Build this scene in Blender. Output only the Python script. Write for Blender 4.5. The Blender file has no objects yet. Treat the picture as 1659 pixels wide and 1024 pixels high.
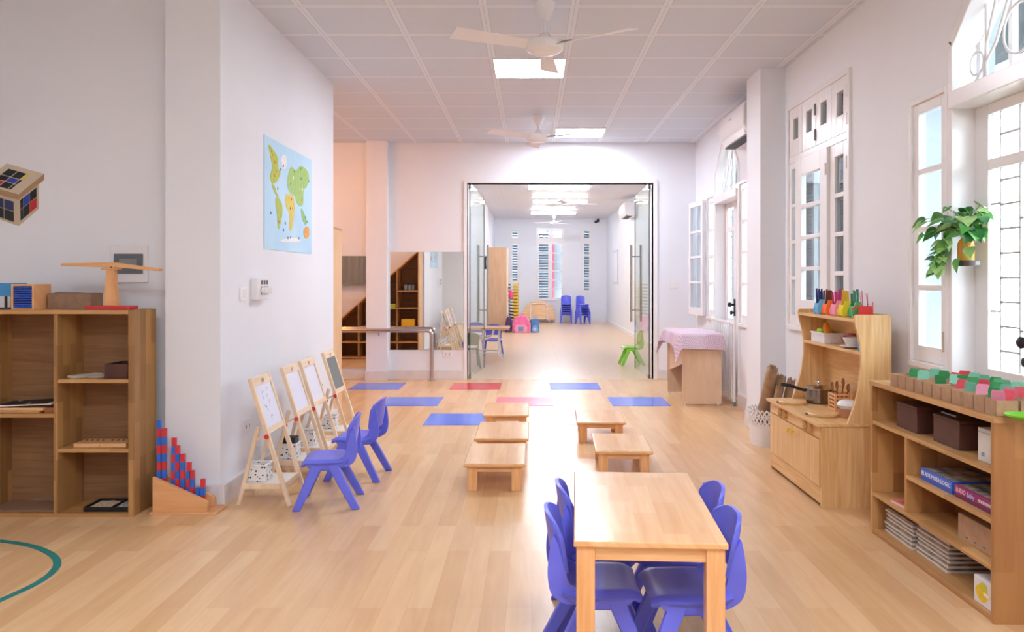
import bpy, bmesh, math, random
from math import pi, sin, cos, radians as R
from mathutils import Vector, Matrix
S = bpy.context.scene
C = S.collection
random.seed(7)

# ------------------------------------------------------------------ materials
def lin(c):
    if isinstance(c, str):
        c = c.lstrip('#'); c = [int(c[i:i+2], 16) for i in (0, 2, 4)]
    return tuple(((v/255)/12.92 if v/255 <= .04045 else ((v/255+.055)/1.055)**2.4) for v in c) + (1,)

_m = {}
def mat(name, col, rough=.5, metal=0., spec=.5, emit=None, alpha=None):
    if name in _m: return _m[name]
    m = bpy.data.materials.new(name); m.use_nodes = True
    b = m.node_tree.nodes['Principled BSDF']
    b.inputs['Base Color'].default_value = lin(col)
    b.inputs['Roughness'].default_value = rough
    b.inputs['Metallic'].default_value = metal
    b.inputs['Specular IOR Level'].default_value = spec
    if emit:
        b.inputs['Emission Color'].default_value = lin(emit[0]); b.inputs['Emission Strength'].default_value = emit[1]
    _m[name] = m
    return m

def _nodes(m): return m.node_tree.nodes, m.node_tree.links
def mottled(name, c1, c2, scale=6, rough=.6, bump=0., detail=4):
    """slightly uneven paint, plastic, card or fabric"""
    m = mat(name, c1, rough); N, L = _nodes(m); b = N['Principled BSDF']
    tc = N.new('ShaderNodeTexCoord'); n = N.new('ShaderNodeTexNoise'); n.inputs['Scale'].default_value = scale; n.inputs['Detail'].default_value = detail
    r = N.new('ShaderNodeValToRGB'); r.color_ramp.elements[0].position = .35; r.color_ramp.elements[1].position = .65
    r.color_ramp.elements[0].color = lin(c1); r.color_ramp.elements[1].color = lin(c2)
    L.new(tc.outputs['Object'], n.inputs['Vector']); L.new(n.outputs['Fac'], r.inputs['Fac']); L.new(r.outputs['Color'], b.inputs['Base Color'])
    if bump:
        bp = N.new('ShaderNodeBump'); bp.inputs['Strength'].default_value = bump; bp.inputs['Distance'].default_value = .002
        L.new(n.outputs['Fac'], bp.inputs['Height']); L.new(bp.outputs['Normal'], b.inputs['Normal'])
    return m

def wood(name, c1, c2, axis='Z', rough=.35, block=None, contrast=.5, grain=22, spec=.5, gap=0., gapcol=None):
    """timber with grain along an axis; block=(length, width) gives finger-jointed staves or floor strips"""
    if name in _m: return _m[name]
    m = mat(name, c1, rough, spec=spec); N, L = _nodes(m); b = N['Principled BSDF']
    tc = N.new('ShaderNodeTexCoord'); sp = N.new('ShaderNodeSeparateXYZ'); L.new(tc.outputs['Object'], sp.inputs[0])
    o = [k for k in 'XYZ' if k != axis]
    ad = N.new('ShaderNodeMath'); ad.operation = 'ADD'; L.new(sp.outputs[o[0]], ad.inputs[0]); L.new(sp.outputs[o[1]], ad.inputs[1])
    cb = N.new('ShaderNodeCombineXYZ'); L.new(sp.outputs[axis], cb.inputs[0]); L.new(ad.outputs[0], cb.inputs[1])
    vec = cb.outputs[0]
    mp = N.new('ShaderNodeMapping'); mp.inputs['Scale'].default_value = (1.6, grain, 1); L.new(vec, mp.inputs['Vector'])
    no = N.new('ShaderNodeTexNoise'); no.inputs['Scale'].default_value = 1.6; no.inputs['Detail'].default_value = 5; no.inputs['Distortion'].default_value = .6
    L.new(mp.outputs[0], no.inputs['Vector'])
    rp = N.new('ShaderNodeValToRGB'); rp.color_ramp.elements[0].position = .32; rp.color_ramp.elements[1].position = .68
    rp.color_ramp.elements[0].color = lin(c1); rp.color_ramp.elements[1].color = lin(c2)
    out = rp.outputs['Color']
    if block:
        br = N.new('ShaderNodeTexBrick'); br.offset = .37; br.offset_frequency = 2; br.squash = 1
        br.inputs['Scale'].default_value = 1; br.inputs['Brick Width'].default_value = block[0]; br.inputs['Row Height'].default_value = block[1]
        br.inputs['Mortar Size'].default_value = gap; br.inputs['Mortar Smooth'].default_value = 0
        br.inputs['Color1'].default_value = (0, 0, 0, 1); br.inputs['Color2'].default_value = (1, 1, 1, 1)
        L.new(vec, br.inputs['Vector'])
        mx = N.new('ShaderNodeMix'); mx.data_type = 'FLOAT'; mx.inputs[0].default_value = contrast
        L.new(no.outputs['Fac'], mx.inputs[2]); L.new(br.outputs['Color'], mx.inputs[3])
        L.new(mx.outputs[0], rp.inputs['Fac']); rp.color_ramp.elements[0].position = .1; rp.color_ramp.elements[1].position = .9
        if gap:
            m2 = N.new('ShaderNodeMix'); m2.data_type = 'RGBA'
            L.new(br.outputs['Fac'], m2.inputs['Factor']); L.new(rp.outputs['Color'], m2.inputs['A']); m2.inputs['B'].default_value = lin(gapcol or c1)
            out = m2.outputs['Result']
    else:
        L.new(no.outputs['Fac'], rp.inputs['Fac'])
    L.new(out, b.inputs['Base Color'])
    return m

def grid_mat(name, base, line, cell, w, rough=.6, off=(0, 0), spec=.5, double=None):
    """square grid of lines in the object's XY plane"""
    m = mat(name, base, rough, spec=spec); N, L = _nodes(m); b = N['Principled BSDF']
    tc = N.new('ShaderNodeTexCoord'); sp = N.new('ShaderNodeSeparateXYZ'); L.new(tc.outputs['Object'], sp.inputs[0])
    def math_(op, a, bb=None):
        n = N.new('ShaderNodeMath'); n.operation = op
        for i, v in enumerate((a, bb)):
            if v is None: continue
            if isinstance(v, (int, float)): n.inputs[i].default_value = v
            else: L.new(v, n.inputs[i])
        return n.outputs[0]
    ds = []
    for k, ax in enumerate('XY'):
        t = math_('SUBTRACT', sp.outputs[ax], off[k])
        t = math_('DIVIDE', t, cell); t = math_('FRACT', t); t = math_('SUBTRACT', t, .5); t = math_('ABSOLUTE', t)
        ds.append(math_('MULTIPLY', math_('SUBTRACT', .5, t), cell))      # distance to the nearest line
    d = math_('MINIMUM', ds[0], ds[1])
    f = math_('LESS_THAN', d, w)
    mx = N.new('ShaderNodeMix'); mx.data_type = 'RGBA'; L.new(f, mx.inputs['Factor'])
    mx.inputs['A'].default_value = lin(base); mx.inputs['B'].default_value = lin(line)
    out = mx.outputs['Result']
    if double:   # fine dark edges on both sides of the band
        g = math_('LESS_THAN', math_('ABSOLUTE', math_('SUBTRACT', d, w)), .0022)
        g2 = math_('MAXIMUM', g, math_('LESS_THAN', d, .0016))
        m3 = N.new('ShaderNodeMix'); m3.data_type = 'RGBA'; L.new(g2, m3.inputs['Factor']); L.new(out, m3.inputs['A']); m3.inputs['B'].default_value = lin(double)
        out = m3.outputs['Result']
    L.new(out, b.inputs['Base Color'])
    return m

def glass(name, tint='#f4faf8', rough=0.):
    if name in _m: return _m[name]
    m = bpy.data.materials.new(name); m.use_nodes = True; N, L = _nodes(m)
    N.remove(N['Principled BSDF'])
    t = N.new('ShaderNodeBsdfTransparent'); t.inputs[0].default_value = lin(tint)
    g = N.new('ShaderNodeBsdfGlossy'); g.inputs['Roughness'].default_value = rough
    f = N.new('ShaderNodeFresnel'); f.inputs['IOR'].default_value = 1.45
    ge = N.new('ShaderNodeNewGeometry'); iv = N.new('ShaderNodeMath'); iv.operation = 'SUBTRACT'; iv.inputs[0].default_value = 1; L.new(ge.outputs['Backfacing'], iv.inputs[1])
    mu = N.new('ShaderNodeMath'); mu.operation = 'MULTIPLY'; L.new(f.outputs[0], mu.inputs[0]); L.new(iv.outputs[0], mu.inputs[1])
    x = N.new('ShaderNodeMixShader'); L.new(mu.outputs[0], x.inputs[0]); L.new(t.outputs[0], x.inputs[1]); L.new(g.outputs[0], x.inputs[2])
    L.new(x.outputs[0], N['Material Output'].inputs['Surface'])
    _m[name] = m
    return m

def emis(name, col, strength):
    if name in _m: return _m[name]
    m = bpy.data.materials.new(name); m.use_nodes = True; N, L = _nodes(m); N.remove(N['Principled BSDF'])
    e = N.new('ShaderNodeEmission'); e.inputs[0].default_value = lin(col); e.inputs[1].default_value = strength
    L.new(e.outputs[0], N['Material Output'].inputs['Surface']); _m[name] = m
    return m

def dots(name, base, dot, scale, thr, rough=.5):
    """small irregular dark chips on a pale ground"""
    m = mat(name, base, rough); N, L = _nodes(m); b = N['Principled BSDF']
    tc = N.new('ShaderNodeTexCoord'); v = N.new('ShaderNodeTexVoronoi'); v.inputs['Scale'].default_value = scale
    r = N.new('ShaderNodeValToRGB'); r.color_ramp.interpolation = 'CONSTANT'
    r.color_ramp.elements[0].color = lin(dot); r.color_ramp.elements[1].color = lin(base); r.color_ramp.elements[1].position = thr
    L.new(tc.outputs['Object'], v.inputs['Vector']); L.new(v.outputs['Distance'], r.inputs['Fac']); L.new(r.outputs['Color'], b.inputs['Base Color'])
    return m

def checker(name, c1, c2, scale, rough=.8):
    m = mat(name, c1, rough); N, L = _nodes(m); b = N['Principled BSDF']
    uv = N.new('ShaderNodeTexCoord'); k = N.new('ShaderNodeTexChecker'); k.inputs['Scale'].default_value = scale
    k.inputs['Color1'].default_value = lin(c1); k.inputs['Color2'].default_value = lin(c2)
    L.new(uv.outputs['Object'], k.inputs['Vector']); L.new(k.outputs['Color'], b.inputs['Base Color'])
    return m

# ------------------------------------------------------------------ mesh builder
class MB:
    def __init__(s): s.bm = bmesh.new(); s.mi = 0; s.M = Matrix()
    def v(s, p): return s.bm.verts.new(s.M @ Vector(p))
    def f(s, vs):
        try:
            f = s.bm.faces.new(vs); f.material_index = s.mi; return f
        except ValueError: return None
    def poly(s, pts): return s.f([s.v(p) for p in pts])
    def hexa(s, a, b):
        """two quads (lists of 4 points) joined into a solid"""
        A = [s.v(p) for p in a]; B = [s.v(p) for p in b]
        s.f(A); s.f(B[::-1])
        for i in range(4): s.f([A[i], A[(i+1) % 4], B[(i+1) % 4], B[i]])
        return s
    def box(s, x0, x1, y0, y1, z0, z1):
        return s.hexa([(x0,y0,z0),(x1,y0,z0),(x1,y1,z0),(x0,y1,z0)], [(x0,y0,z1),(x1,y0,z1),(x1,y1,z1),(x0,y1,z1)])
    def frus(s, c0, h0, c1, h1):
        """leg: from rectangle centred c0 (half sizes h0) to rectangle centred c1, both horizontal"""
        q = lambda c, h: [(c[0]-h[0],c[1]-h[1],c[2]),(c[0]+h[0],c[1]-h[1],c[2]),(c[0]+h[0],c[1]+h[1],c[2]),(c[0]-h[0],c[1]+h[1],c[2])]
        return s.hexa(q(c0, h0), q(c1, h1))
    def beam(s, p, q, w, d, up=(0,0,1)):
        p, q = Vector(p), Vector(q); t = (q-p).normalized(); u = Vector(up); a = t.cross(u)
        if a.length < 1e-4: a = t.cross(Vector((1,0,0)))
        a.normalize(); b = a.cross(t).normalized()
        r = lambda o: [o-a*w/2-b*d/2, o+a*w/2-b*d/2, o+a*w/2+b*d/2, o-a*w/2+b*d/2]
        return s.hexa(r(p), r(q))
    def prism(s, pts, plane, a, b):
        mk = {'xy': lambda u, v, w: (u, v, w), 'xz': lambda u, v, w: (u, w, v), 'yz': lambda u, v, w: (w, u, v)}[plane]
        A = [s.v(mk(u, v, a)) for u, v in pts]; B = [s.v(mk(u, v, b)) for u, v in pts]
        s.f(A); s.f(B[::-1]); n = len(pts)
        for i in range(n): s.f([A[i], A[(i+1) % n], B[(i+1) % n], B[i]])
        return s
    def tube(s, pts, r, n=10, closed=False):
        pts = [Vector(p) for p in pts]; rs = r if isinstance(r, (list, tuple)) else [r]*len(pts)
        rings = []; N = len(pts); prev = None
        for i, p in enumerate(pts):
            t = (pts[(i+1) % N] - pts[i-1]) if closed else (pts[min(i+1, N-1)] - pts[max(i-1, 0)])
            if t.length < 1e-9: t = Vector((0,0,1))
            t.normalize()
            if prev is None: a = t.orthogonal().normalized()
            else:
                a = prev - t*prev.dot(t)
                a = a.normalized() if a.length > 1e-6 else t.orthogonal().normalized()
            prev = a; b = t.cross(a)
            rings.append([s.v(p + (a*cos(2*pi*k/n) + b*sin(2*pi*k/n))*rs[i]) for k in range(n)])
        for i in range(N if closed else N-1):
            A, B = rings[i], rings[(i+1) % N]
            for k in range(n): s.f([A[k], A[(k+1) % n], B[(k+1) % n], B[k]])
        if not closed: s.f(rings[0][::-1]); s.f(rings[-1])
        return s
    def lathe(s, prof, c=(0,0,0), n=28, ax='z'):
        rings = []
        for r, z in prof:
            if r < 1e-5: rings.append([s.v((c[0], c[1], c[2]+z) if ax == 'z' else (c[0]+z, c[1], c[2]))])
            else: rings.append([s.v((c[0]+r*cos(2*pi*k/n), c[1]+r*sin(2*pi*k/n), c[2]+z) if ax == 'z' else (c[0]+z, c[1]+r*cos(2*pi*k/n), c[2]+r*sin(2*pi*k/n))) for k in range(n)])
        for A, B in zip(rings, rings[1:]):
            for k in range(n):
                if len(A) == 1 and len(B) == 1: break
                if len(A) == 1: s.f([A[0], B[(k+1) % n], B[k]])
                elif len(B) == 1: s.f([A[k], A[(k+1) % n], B[0]])
                else: s.f([A[k], A[(k+1) % n], B[(k+1) % n], B[k]])
        if len(rings[0]) > 1: s.f(rings[0][::-1])
        if len(rings[-1]) > 1: s.f(rings[-1])
        return s
    def cyl(s, c, r, h, n=24, ax='z'): return s.lathe([(r, 0), (r, h)], c, n, ax)
    def surf(s, fn, nu, nv):
        g = [[s.v(fn(i/nu, j/nv)) for j in range(nv+1)] for i in range(nu+1)]
        for i in range(nu):
            for j in range(nv): s.f([g[i][j], g[i+1][j], g[i+1][j+1], g[i][j+1]])
        return s
    def slab(s, fn, nu, nv, t):
        """closed sheet: fn(u,v)->point, thickness t along the local normal"""
        P = [[Vector(fn(i/nu, j/nv)) for j in range(nv+1)] for i in range(nu+1)]
        def nrm(i, j):
            a = P[min(i+1, nu)][j]-P[max(i-1, 0)][j]; b = P[i][min(j+1, nv)]-P[i][max(j-1, 0)]
            return a.cross(b).normalized()
        A = [[s.v(P[i][j]+nrm(i, j)*t/2) for j in range(nv+1)] for i in range(nu+1)]
        B = [[s.v(P[i][j]-nrm(i, j)*t/2) for j in range(nv+1)] for i in range(nu+1)]
        for i in range(nu):
            for j in range(nv):
                s.f([A[i][j], A[i+1][j], A[i+1][j+1], A[i][j+1]]); s.f([B[i][j], B[i][j+1], B[i+1][j+1], B[i+1][j]])
        for i in range(nu):
            s.f([A[i][0], B[i][0], B[i+1][0], A[i+1][0]]); s.f([A[i][nv], A[i+1][nv], B[i+1][nv], B[i][nv]])
        for j in range(nv):
            s.f([A[0][j], A[0][j+1], B[0][j+1], B[0][j]]); s.f([A[nu][j], B[nu][j], B[nu][j+1], A[nu][j+1]])
        return s
    def build(s, name, mats, parent=None, loc=None, bevel=0, seg=2, smooth=False, ang=40, rotz=0):
        bmesh.ops.recalc_face_normals(s.bm, faces=s.bm.faces)
        me = bpy.data.meshes.new(name); s.bm.to_mesh(me); s.bm.free()
        for m in (mats if isinstance(mats, (list, tuple)) else [mats]): me.materials.append(m)
        if smooth:
            for p in me.polygons: p.use_smooth = True
            me.set_sharp_from_angle(angle=R(ang))
        o = bpy.data.objects.new(name, me); C.objects.link(o)
        if parent: o.parent = parent
        if loc: o.location = loc
        if rotz: o.rotation_euler.z = rotz
        if bevel:
            b = o.modifiers.new('bevel', 'BEVEL'); b.width = bevel; b.segments = seg; b.limit_method = 'ANGLE'; b.angle_limit = R(35)
        return o

def tag(o, label, cat=None, group=None, kind=None):
    o['label'] = label
    if cat: o['category'] = cat
    if group: o['group'] = group
    if kind: o['kind'] = kind
    return o
def thing(name, label, cat, loc=(0,0,0), rotz=0, group=None, kind=None):
    o = bpy.data.objects.new(name, None); C.objects.link(o); o.empty_display_size = .1
    o.location = loc; o.rotation_euler = (0, 0, rotz)
    return tag(o, label, cat, group, kind)
def struct(name, label, mb, m, **k):
    return tag(mb.build(name, m, **k), label, None, None, 'structure')
def dup(root, label, loc, rotz=0, group=None):
    r = root.copy(); C.objects.link(r); r.location = loc; r.rotation_euler = (0, 0, rotz); r['label'] = label
    if group: r['group'] = group
    elif 'group' in r: del r['group']
    for ch in list(root.children):
        c = ch.copy(); C.objects.link(c); c.parent = r
        for g in list(ch.children):
            d = g.copy(); C.objects.link(d); d.parent = c
    return r
def recolour(root, m):
    """own mesh data for a copy in another colour"""
    for ch in root.children:
        ch.data = ch.data.copy(); ch.data.materials.clear(); ch.data.materials.append(m)
ORD = ['first', 'second', 'third', 'fourth', 'fifth', 'sixth', 'seventh', 'eighth', 'ninth', 'tenth', 'eleventh', 'twelfth', 'thirteenth', 'fourteenth', 'fifteenth', 'sixteenth']
def arc(c, r, a0, a1, n, plane='yz', x=0):
    out = []
    for i in range(n+1):
        a = R(a0+(a1-a0)*i/n); u, v = c[0]+r*cos(a), c[1]+r*sin(a)
        out.append({'yz': (x, u, v), 'xy': (u, v, x), 'xz': (u, x, v)}[plane])
    return out

# ------------------------------------------------------------------ palette
WALL = mottled('wall paint', '#e5e8ee', '#e8ebf0', 1.5, .55)
WHITE = mat('white gloss paint', '#ecebec', .25)
WHITEM = mat('white matt plastic', '#e9e8ea', .5)
CEIL = grid_mat('ceiling panels', '#d0d7e1', '#dfe5ed', .57, .028, .6, (.27, 6.055), double='#c2c2c7')
FLOOR = wood('laminate floor', '#cda06f', '#e6c194', 'Y', .26, (1.0, .095), .42, 14, gap=.0005, gapcol='#c29a75')
TILE = grid_mat('far floor tiles', '#dbbd9c', '#c8a98a', .4, .003, .3, (0, 0))
SKIRT = mottled('skirting tile', '#d5d2d4', '#dddadb', 9, .3)
RUB = wood('rubberwood', '#d3995e', '#efc491', 'Y', .2, (.34, .075), .36, 26)
RUBX = wood('rubberwood cross', '#d3995e', '#efc491', 'X', .3, None, .5, 26)
RUBZ = wood('rubberwood upright', '#dc9f63', '#f0c08a', 'Z', .3, None, .5, 26)
OAK = wood('shelf staves', '#875f35', '#bd9058', 'Z', .42, (.3, .06), .62, 24)
OAKX = wood('shelf staves across', '#a87a45', '#cf9f66', 'X', .42, (.35, .05), .5, 24)
OAKY = wood('shelf staves lengthwise', '#a87a45', '#d4a66d', 'Y', .42, (.35, .05), .5, 24)
PLY = wood('plywood back', '#86603e', '#9c744e', 'X', .6, None, .5, 30)
ASH = wood('ash veneer', '#d3a468', '#e9c48d', 'Z', .4, None, .5, 30)
ASHY = wood('ash veneer lengthwise', '#d3a468', '#e9c48d', 'Y', .4, None, .5, 30)
PINE = wood('pale pine', '#dfc2a0', '#f0d9ba', 'Z', .45, None, .5, 14)
PINEY = wood('pale pine across', '#dfc2a0', '#f0d9ba', 'Y', .45, None, .5, 14)
BEECH = wood('beech', '#d79a63', '#e6b27c', 'Z', .4, None, .5, 14)
BEECHX = wood('beech across', '#d79a63', '#e6b27c', 'X', .4, None, .5, 14)
MDF = wood('beige laminate', '#d8b998', '#e2c5a6', 'Z', .5, None, .5, 8)
CARD = mottled('brown cardboard', '#a98566', '#b5916f', 30, .85)
CARDD = mottled('grey brown cardboard', '#8d6f58', '#9a7b62', 30, .85)
DKBROWN = mottled('dark brown board', '#4a2a22', '#5a352b', 12, .5)
BLUE = mottled('blue plastic', '#646ce2', '#6a72e6', 8, .36)
GREEN = mat('bright green plastic', '#8fd94a', .4)
DGREEN = mat('dark green plastic', '#2f5a3a', .45)
STEEL = mat('brushed steel', '#c9c2bd', .22, 1.)
CHROME = mat('chrome', '#d5d5d8', .08, 1.)
BLACK = mat('black plastic', '#1a1a1c', .4)
GLASS = glass('clear glass')
PANE = glass('window glass', '#f2f8fa')
MIRROR = mat('mirror silver', '#eef0ee', .01, 1.)
LEAD = mat('grey lead strip', '#c4c4c7', .4)
RED = mat('red paint', '#d3333a', .4)
RODBLUE = mat('rod blue paint', '#2f6bd0', .4)
def smooth_loop(p, n=4):
    out = []; N = len(p)
    for i in range(N):
        a, b, c, d = (Vector(p[(i+k) % N]) for k in (-1, 0, 1, 2))
        for s_ in range(n):
            u = s_/n; out.append(tuple(.5*((2*b)+(c-a)*u+(2*a-5*b+4*c-d)*u*u+(3*b-a-3*c+d)*u**3)))
    return out
# ------------------------------------------------------------------ setting
H = 2.945
XR = 2.04            # right wall face
struct('floor', 'pale wood strip laminate floor of the playroom', MB().box(-4.2, 2.3, -3, 9.86, -.06, 0), FLOOR)
struct('floor', 'pale tiled floor of the room beyond the glass doors', MB().box(-1.3, 2.5, 9.86, 23.1, -.06, 0), TILE)
struct('ceiling', 'white panelled ceiling of the playroom', MB().box(-4.2, 2.3, -3, 9.82, H, H+.08), CEIL)
FCEIL = grid_mat('far ceiling boards', '#dddbe0', '#cfcdd2', .6, .004, .45, (0, 0))
struct('ceiling', 'white board ceiling of the room beyond the glass doors', MB().box(-1.3, 2.5, 9.82, 23.1, H+.04, H+.12), FCEIL)
struct('wall_left', 'white wall block carrying the map and the easels', MB().box(-4.2, -1.725, 4.50, 6.88, 0, H), WALL)
tag(MB().box(-2.03, -1.725, 4.38, 4.4995, 0, H).build('pillar', WALL), 'white pillar between the open shelf and the easels', kind='structure')
struct('wall_alcove', 'side wall of the alcove beyond the easels', MB().box(-4.2, -3.9, 6.88, 9.86, 0, H), WALL)
struct('wall_side', 'white wall on the open side of the playroom', MB().box(-4.2, -4.1, -3, 4.5, 0, H), WALL)
mb = MB(); mb.box(-4.2, 2.3, -3.1, -3, 0, H)
struct('wall_front', 'white wall opposite the glass doors', mb, WALL)
OX0, OX1, OZ = -.80, 1.515, 2.44
mb = MB(); mb.box(-4.2, OX0, 9.82, 9.95, 0, H+.05); mb.box(OX1, 2.3, 9.82, 9.95, 0, H+.05); mb.box(OX0, OX1, 9.82, 9.95, OZ, H+.05)
struct('wall_back', 'white wall with the wide glass door opening', mb, WALL)
tag(MB().box(-2.03, -1.775, 9.70, 9.82, 0, H).build('pillar', WALL), 'white pilaster between the two wall mirrors', kind='structure')
mb = MB()
for s_ in ((OX0-.04, OX0), (OX1, OX1+.05)): mb.box(s_[0], s_[1], 9.80, 9.96, 0, OZ+.035)
mb.box(OX0, OX1, 9.80, 9.96, OZ, OZ+.035)
struct('trim_opening', 'white frame around the glass door opening', mb, WHITE, bevel=.004)
tag(MB().box(1.84, XR, 6.35, 6.75, 0, H).build('pillar', WALL), 'white pillar beside the shuttered window', kind='structure')

# right wall with its openings
mb = MB()
SK = ((XR, XR+.07, 0), (XR+.07, XR+.22, 1))     # white inside skin; outer skin coloured grey in place of shade in the reveals
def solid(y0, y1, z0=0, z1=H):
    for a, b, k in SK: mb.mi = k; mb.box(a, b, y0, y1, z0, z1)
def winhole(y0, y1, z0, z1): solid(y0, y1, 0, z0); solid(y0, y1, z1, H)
ZS, ZT = 2.40, 2.74
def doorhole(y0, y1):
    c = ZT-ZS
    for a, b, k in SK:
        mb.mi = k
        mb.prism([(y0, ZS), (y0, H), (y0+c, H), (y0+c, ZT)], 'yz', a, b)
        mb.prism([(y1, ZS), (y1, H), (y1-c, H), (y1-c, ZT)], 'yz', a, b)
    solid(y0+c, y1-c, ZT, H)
D1, D2 = (2.75, 3.85), (7.75, 8.75)
SW = [(2.35, 2.75), (3.85, 4.25), (7.35, 7.75), (8.75, 9.15)]
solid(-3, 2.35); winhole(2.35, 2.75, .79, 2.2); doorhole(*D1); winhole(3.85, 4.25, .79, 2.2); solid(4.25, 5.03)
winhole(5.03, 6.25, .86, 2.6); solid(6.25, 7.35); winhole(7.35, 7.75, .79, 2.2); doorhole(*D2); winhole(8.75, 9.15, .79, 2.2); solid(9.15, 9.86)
struct('wall_right', 'white wall with the shuttered window and the arched doors', mb, [WALL, mottled('greyed outer reveal', '#92989e', '#9aa0a6', 3, .8)])

# far room
FX0, FX1, FY = -1.06, 2.17, 22.8
struct('wall_far_left', 'white side wall of the far room behind the beige wardrobe', MB().box(FX0-.2, FX0, 9.95, 23, 0, H+.05), WALL)
mb = MB(); mb.box(FX1, FX1+.2, 9.95, 23, 0, H+.05)
struct('wall_far_right', 'white side wall of the far room under the air conditioner', mb, WALL)
FW = [(-.63, -.32, 1.12, 2.72), (.13, .95, .62, 2.72), (1.44, 1.75, .85, 2.72)]
mb = MB(); xs = FX0-.2
for x0, x1, z0, z1 in FW:
    mb.box(xs, x0, FY, FY+.2, 0, H+.05); mb.box(x0, x1, FY, FY+.2, 0, z0); mb.box(x0, x1, FY, FY+.2, z1, H+.05); xs = x1
mb.box(xs, FX1+.2, FY, FY+.2, 0, H+.05)
struct('wall_far', 'white end wall of the far room with narrow windows', mb, WALL)

# skirting
mb = MB(); mb.box(-1.725, -1.69, 4.345, 6.90, 0, .115); mb.box(-2.045, -1.725, 4.345, 4.38, 0, .115)
struct('baseboard_left', 'grey white tiled skirting under the easels', mb, SKIRT, bevel=.003)
mb = MB(); mb.box(-3.9, -2.03, 9.80, 9.82, 0, .12); mb.box(-2.045, -1.76, 9.68, 9.70, 0, .12); mb.box(-1.775, OX0-.04, 9.80, 9.82, 0, .12); mb.box(OX1+.05, XR, 9.80, 9.82, 0, .12)
struct('baseboard_back', 'pale tiled skirting below the mirrors and handrail', mb, SKIRT, bevel=.003)
mb = MB(); mb.box(XR-.02, XR, 4.25, 6.35, 0, .13); mb.box(1.82, 1.84, 6.33, 6.75, 0, .13); mb.box(1.84, XR, 6.33, 6.35, 0, .13); mb.box(XR-.02, XR, 6.75, 7.75, 0, .13); mb.box(XR-.02, XR, 8.75, 9.80, 0, .13)
struct('baseboard_right', 'grey white tiled skirting under the arched doors', mb, SKIRT, bevel=.003)
mb = MB(); mb.box(FX1-.02, FX1, 9.95, FY, 0, .1); mb.box(FX0, FX1, FY-.02, FY, 0, .1)
struct('baseboard_far', 'white skirting around the far room', mb, WHITEM)

# outside
tag(MB().box(2.3, 14, -6, 30, -.4, -.3).build('ground', mottled('outside paving', '#8f8e8a', '#9c9b97', 2, .8)), 'pale paved yard outside the doors', kind='structure')
mb = MB(); mb.box(5.6, 5.9, -4, 7.2, -.3, 2.6)
struct('wall_outside', 'pale garden wall across the yard', mb, mottled('outside render', '#c4ccd2', '#d2d9de', 1, .8))
mb = MB(); mb.box(3.9, 4.2, 8.4, 13.2, -.3, 3.4)
struct('wall_outside', 'dark grey neighbouring wall outside the shuttered window', mb, mottled('outside dark render', '#2c3034', '#363a3e', 1, .8))
for y in (9.3, 10.6, 11.7): tag(MB().box(3.75, 3.9, y, y+.22, -.3, 3.4).build('pillar', mottled('outside render', '#c4ccd2', '#d2d9de', 1, .8)), 'added pale strip outside imitating a bright reflection in the shutter panes', kind='structure')  # pale strips added so the panes show a bright reflected band
struct('wall_outside', 'pale neighbouring wall outside the gated door', MB().box(3.9, 4.2, 13.2, 30, -.3, 2.6), mottled('outside render', '#c4ccd2', '#d2d9de', 1, .8))
struct('roof', 'grey eaves over the yard side of the playroom', MB().box(2.26, 3.72, -4, 24, 2.96, 3.05), mottled('eaves underside', '#303336', '#3a3d41', 2, .8))
tag(MB().box(-4, 6, 24.3, 24.6, -.4, 7).build('wall_outside', mottled('outside far render', '#6d7077', '#7a7c82', 1, .8)), 'grey building added to shade the far windows', kind='structure')  # tall and close, added to cut the daylight at the far windows
tag(MB().box(.64, .69, 24.2, 24.3, -.4, 2.6).build('pillar', mat('outside red post', '#8e2f3f', .6)), 'red post outside the double far window', kind='structure')

# ------------------------------------------------------------------ windows and doors
def sash(parent, y0, y1, z0, z1, rows, x=0., st=.05, name='sash', t=.04, rail=.03):
    m = MB(); m.box(x, x+t, y0, y0+st, z0, z1); m.box(x, x+t, y1-st, y1, z0, z1); m.box(x, x+t, y0+st, y1-st, z0, z0+st*1.5); m.box(x, x+t, y0+st, y1-st, z1-st, z1)
    a, b = z0+st*1.5, z1-st
    for i in range(1, rows):
        z = a+(b-a)*i/rows; m.box(x, x+t, y0+st, y1-st, z-rail/2, z+rail/2)
    o = m.build(name, WHITE, parent, bevel=.004)
    MB().box(x+t*.4, x+t*.5, y0+st, y1-st, a, b).build('pane', PANE, o)
    return o
def hinge(parent, y, z, x=-.012):
    MB().cyl((x, y, z-.04), .007, .08, 10).build('hinge', WHITE, parent, smooth=True)

wn = 0
def side_window(y0, y1, label, z0=.79, z1=2.2):
    global wn; wn += 1
    t = thing('window_%d' % wn, label, None, (XR, (y0+y1)/2, 0), kind='structure'); w = (y1-y0)/2
    m = MB(); f = .03
    m.box(-.015, .06, -w, -w+f, z0, z1); m.box(-.015, .06, w-f, w, z0, z1); m.box(-.015, .06, -w+f, w-f, z1-f, z1); m.box(-.03, .06, -w+f, w-f, z0, z0+f)
    m.build('window_frame', WHITE, t, bevel=.004)
    s_ = sash(t, -w+f, w-f, z0+f, z1-f, 4, .0, .055)
    hinge(s_, w-f, z1-.35); hinge(s_, w-f, z0+.35)
    MB().box(-.012, .0, -w+.04, -w+.055, z0+.1, z0+.2).build('latch', STEEL, s_, bevel=.003)
    return t
side_window(*SW[0], 'narrow side window of the arched door nearest the viewer')
side_window(*SW[1], 'narrow four pane side window behind the hanging plant')
side_window(*SW[2], 'narrow side window of the gated door next to the pillar')
side_window(*SW[3], 'narrow side window of the gated door behind its open shutter')

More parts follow.
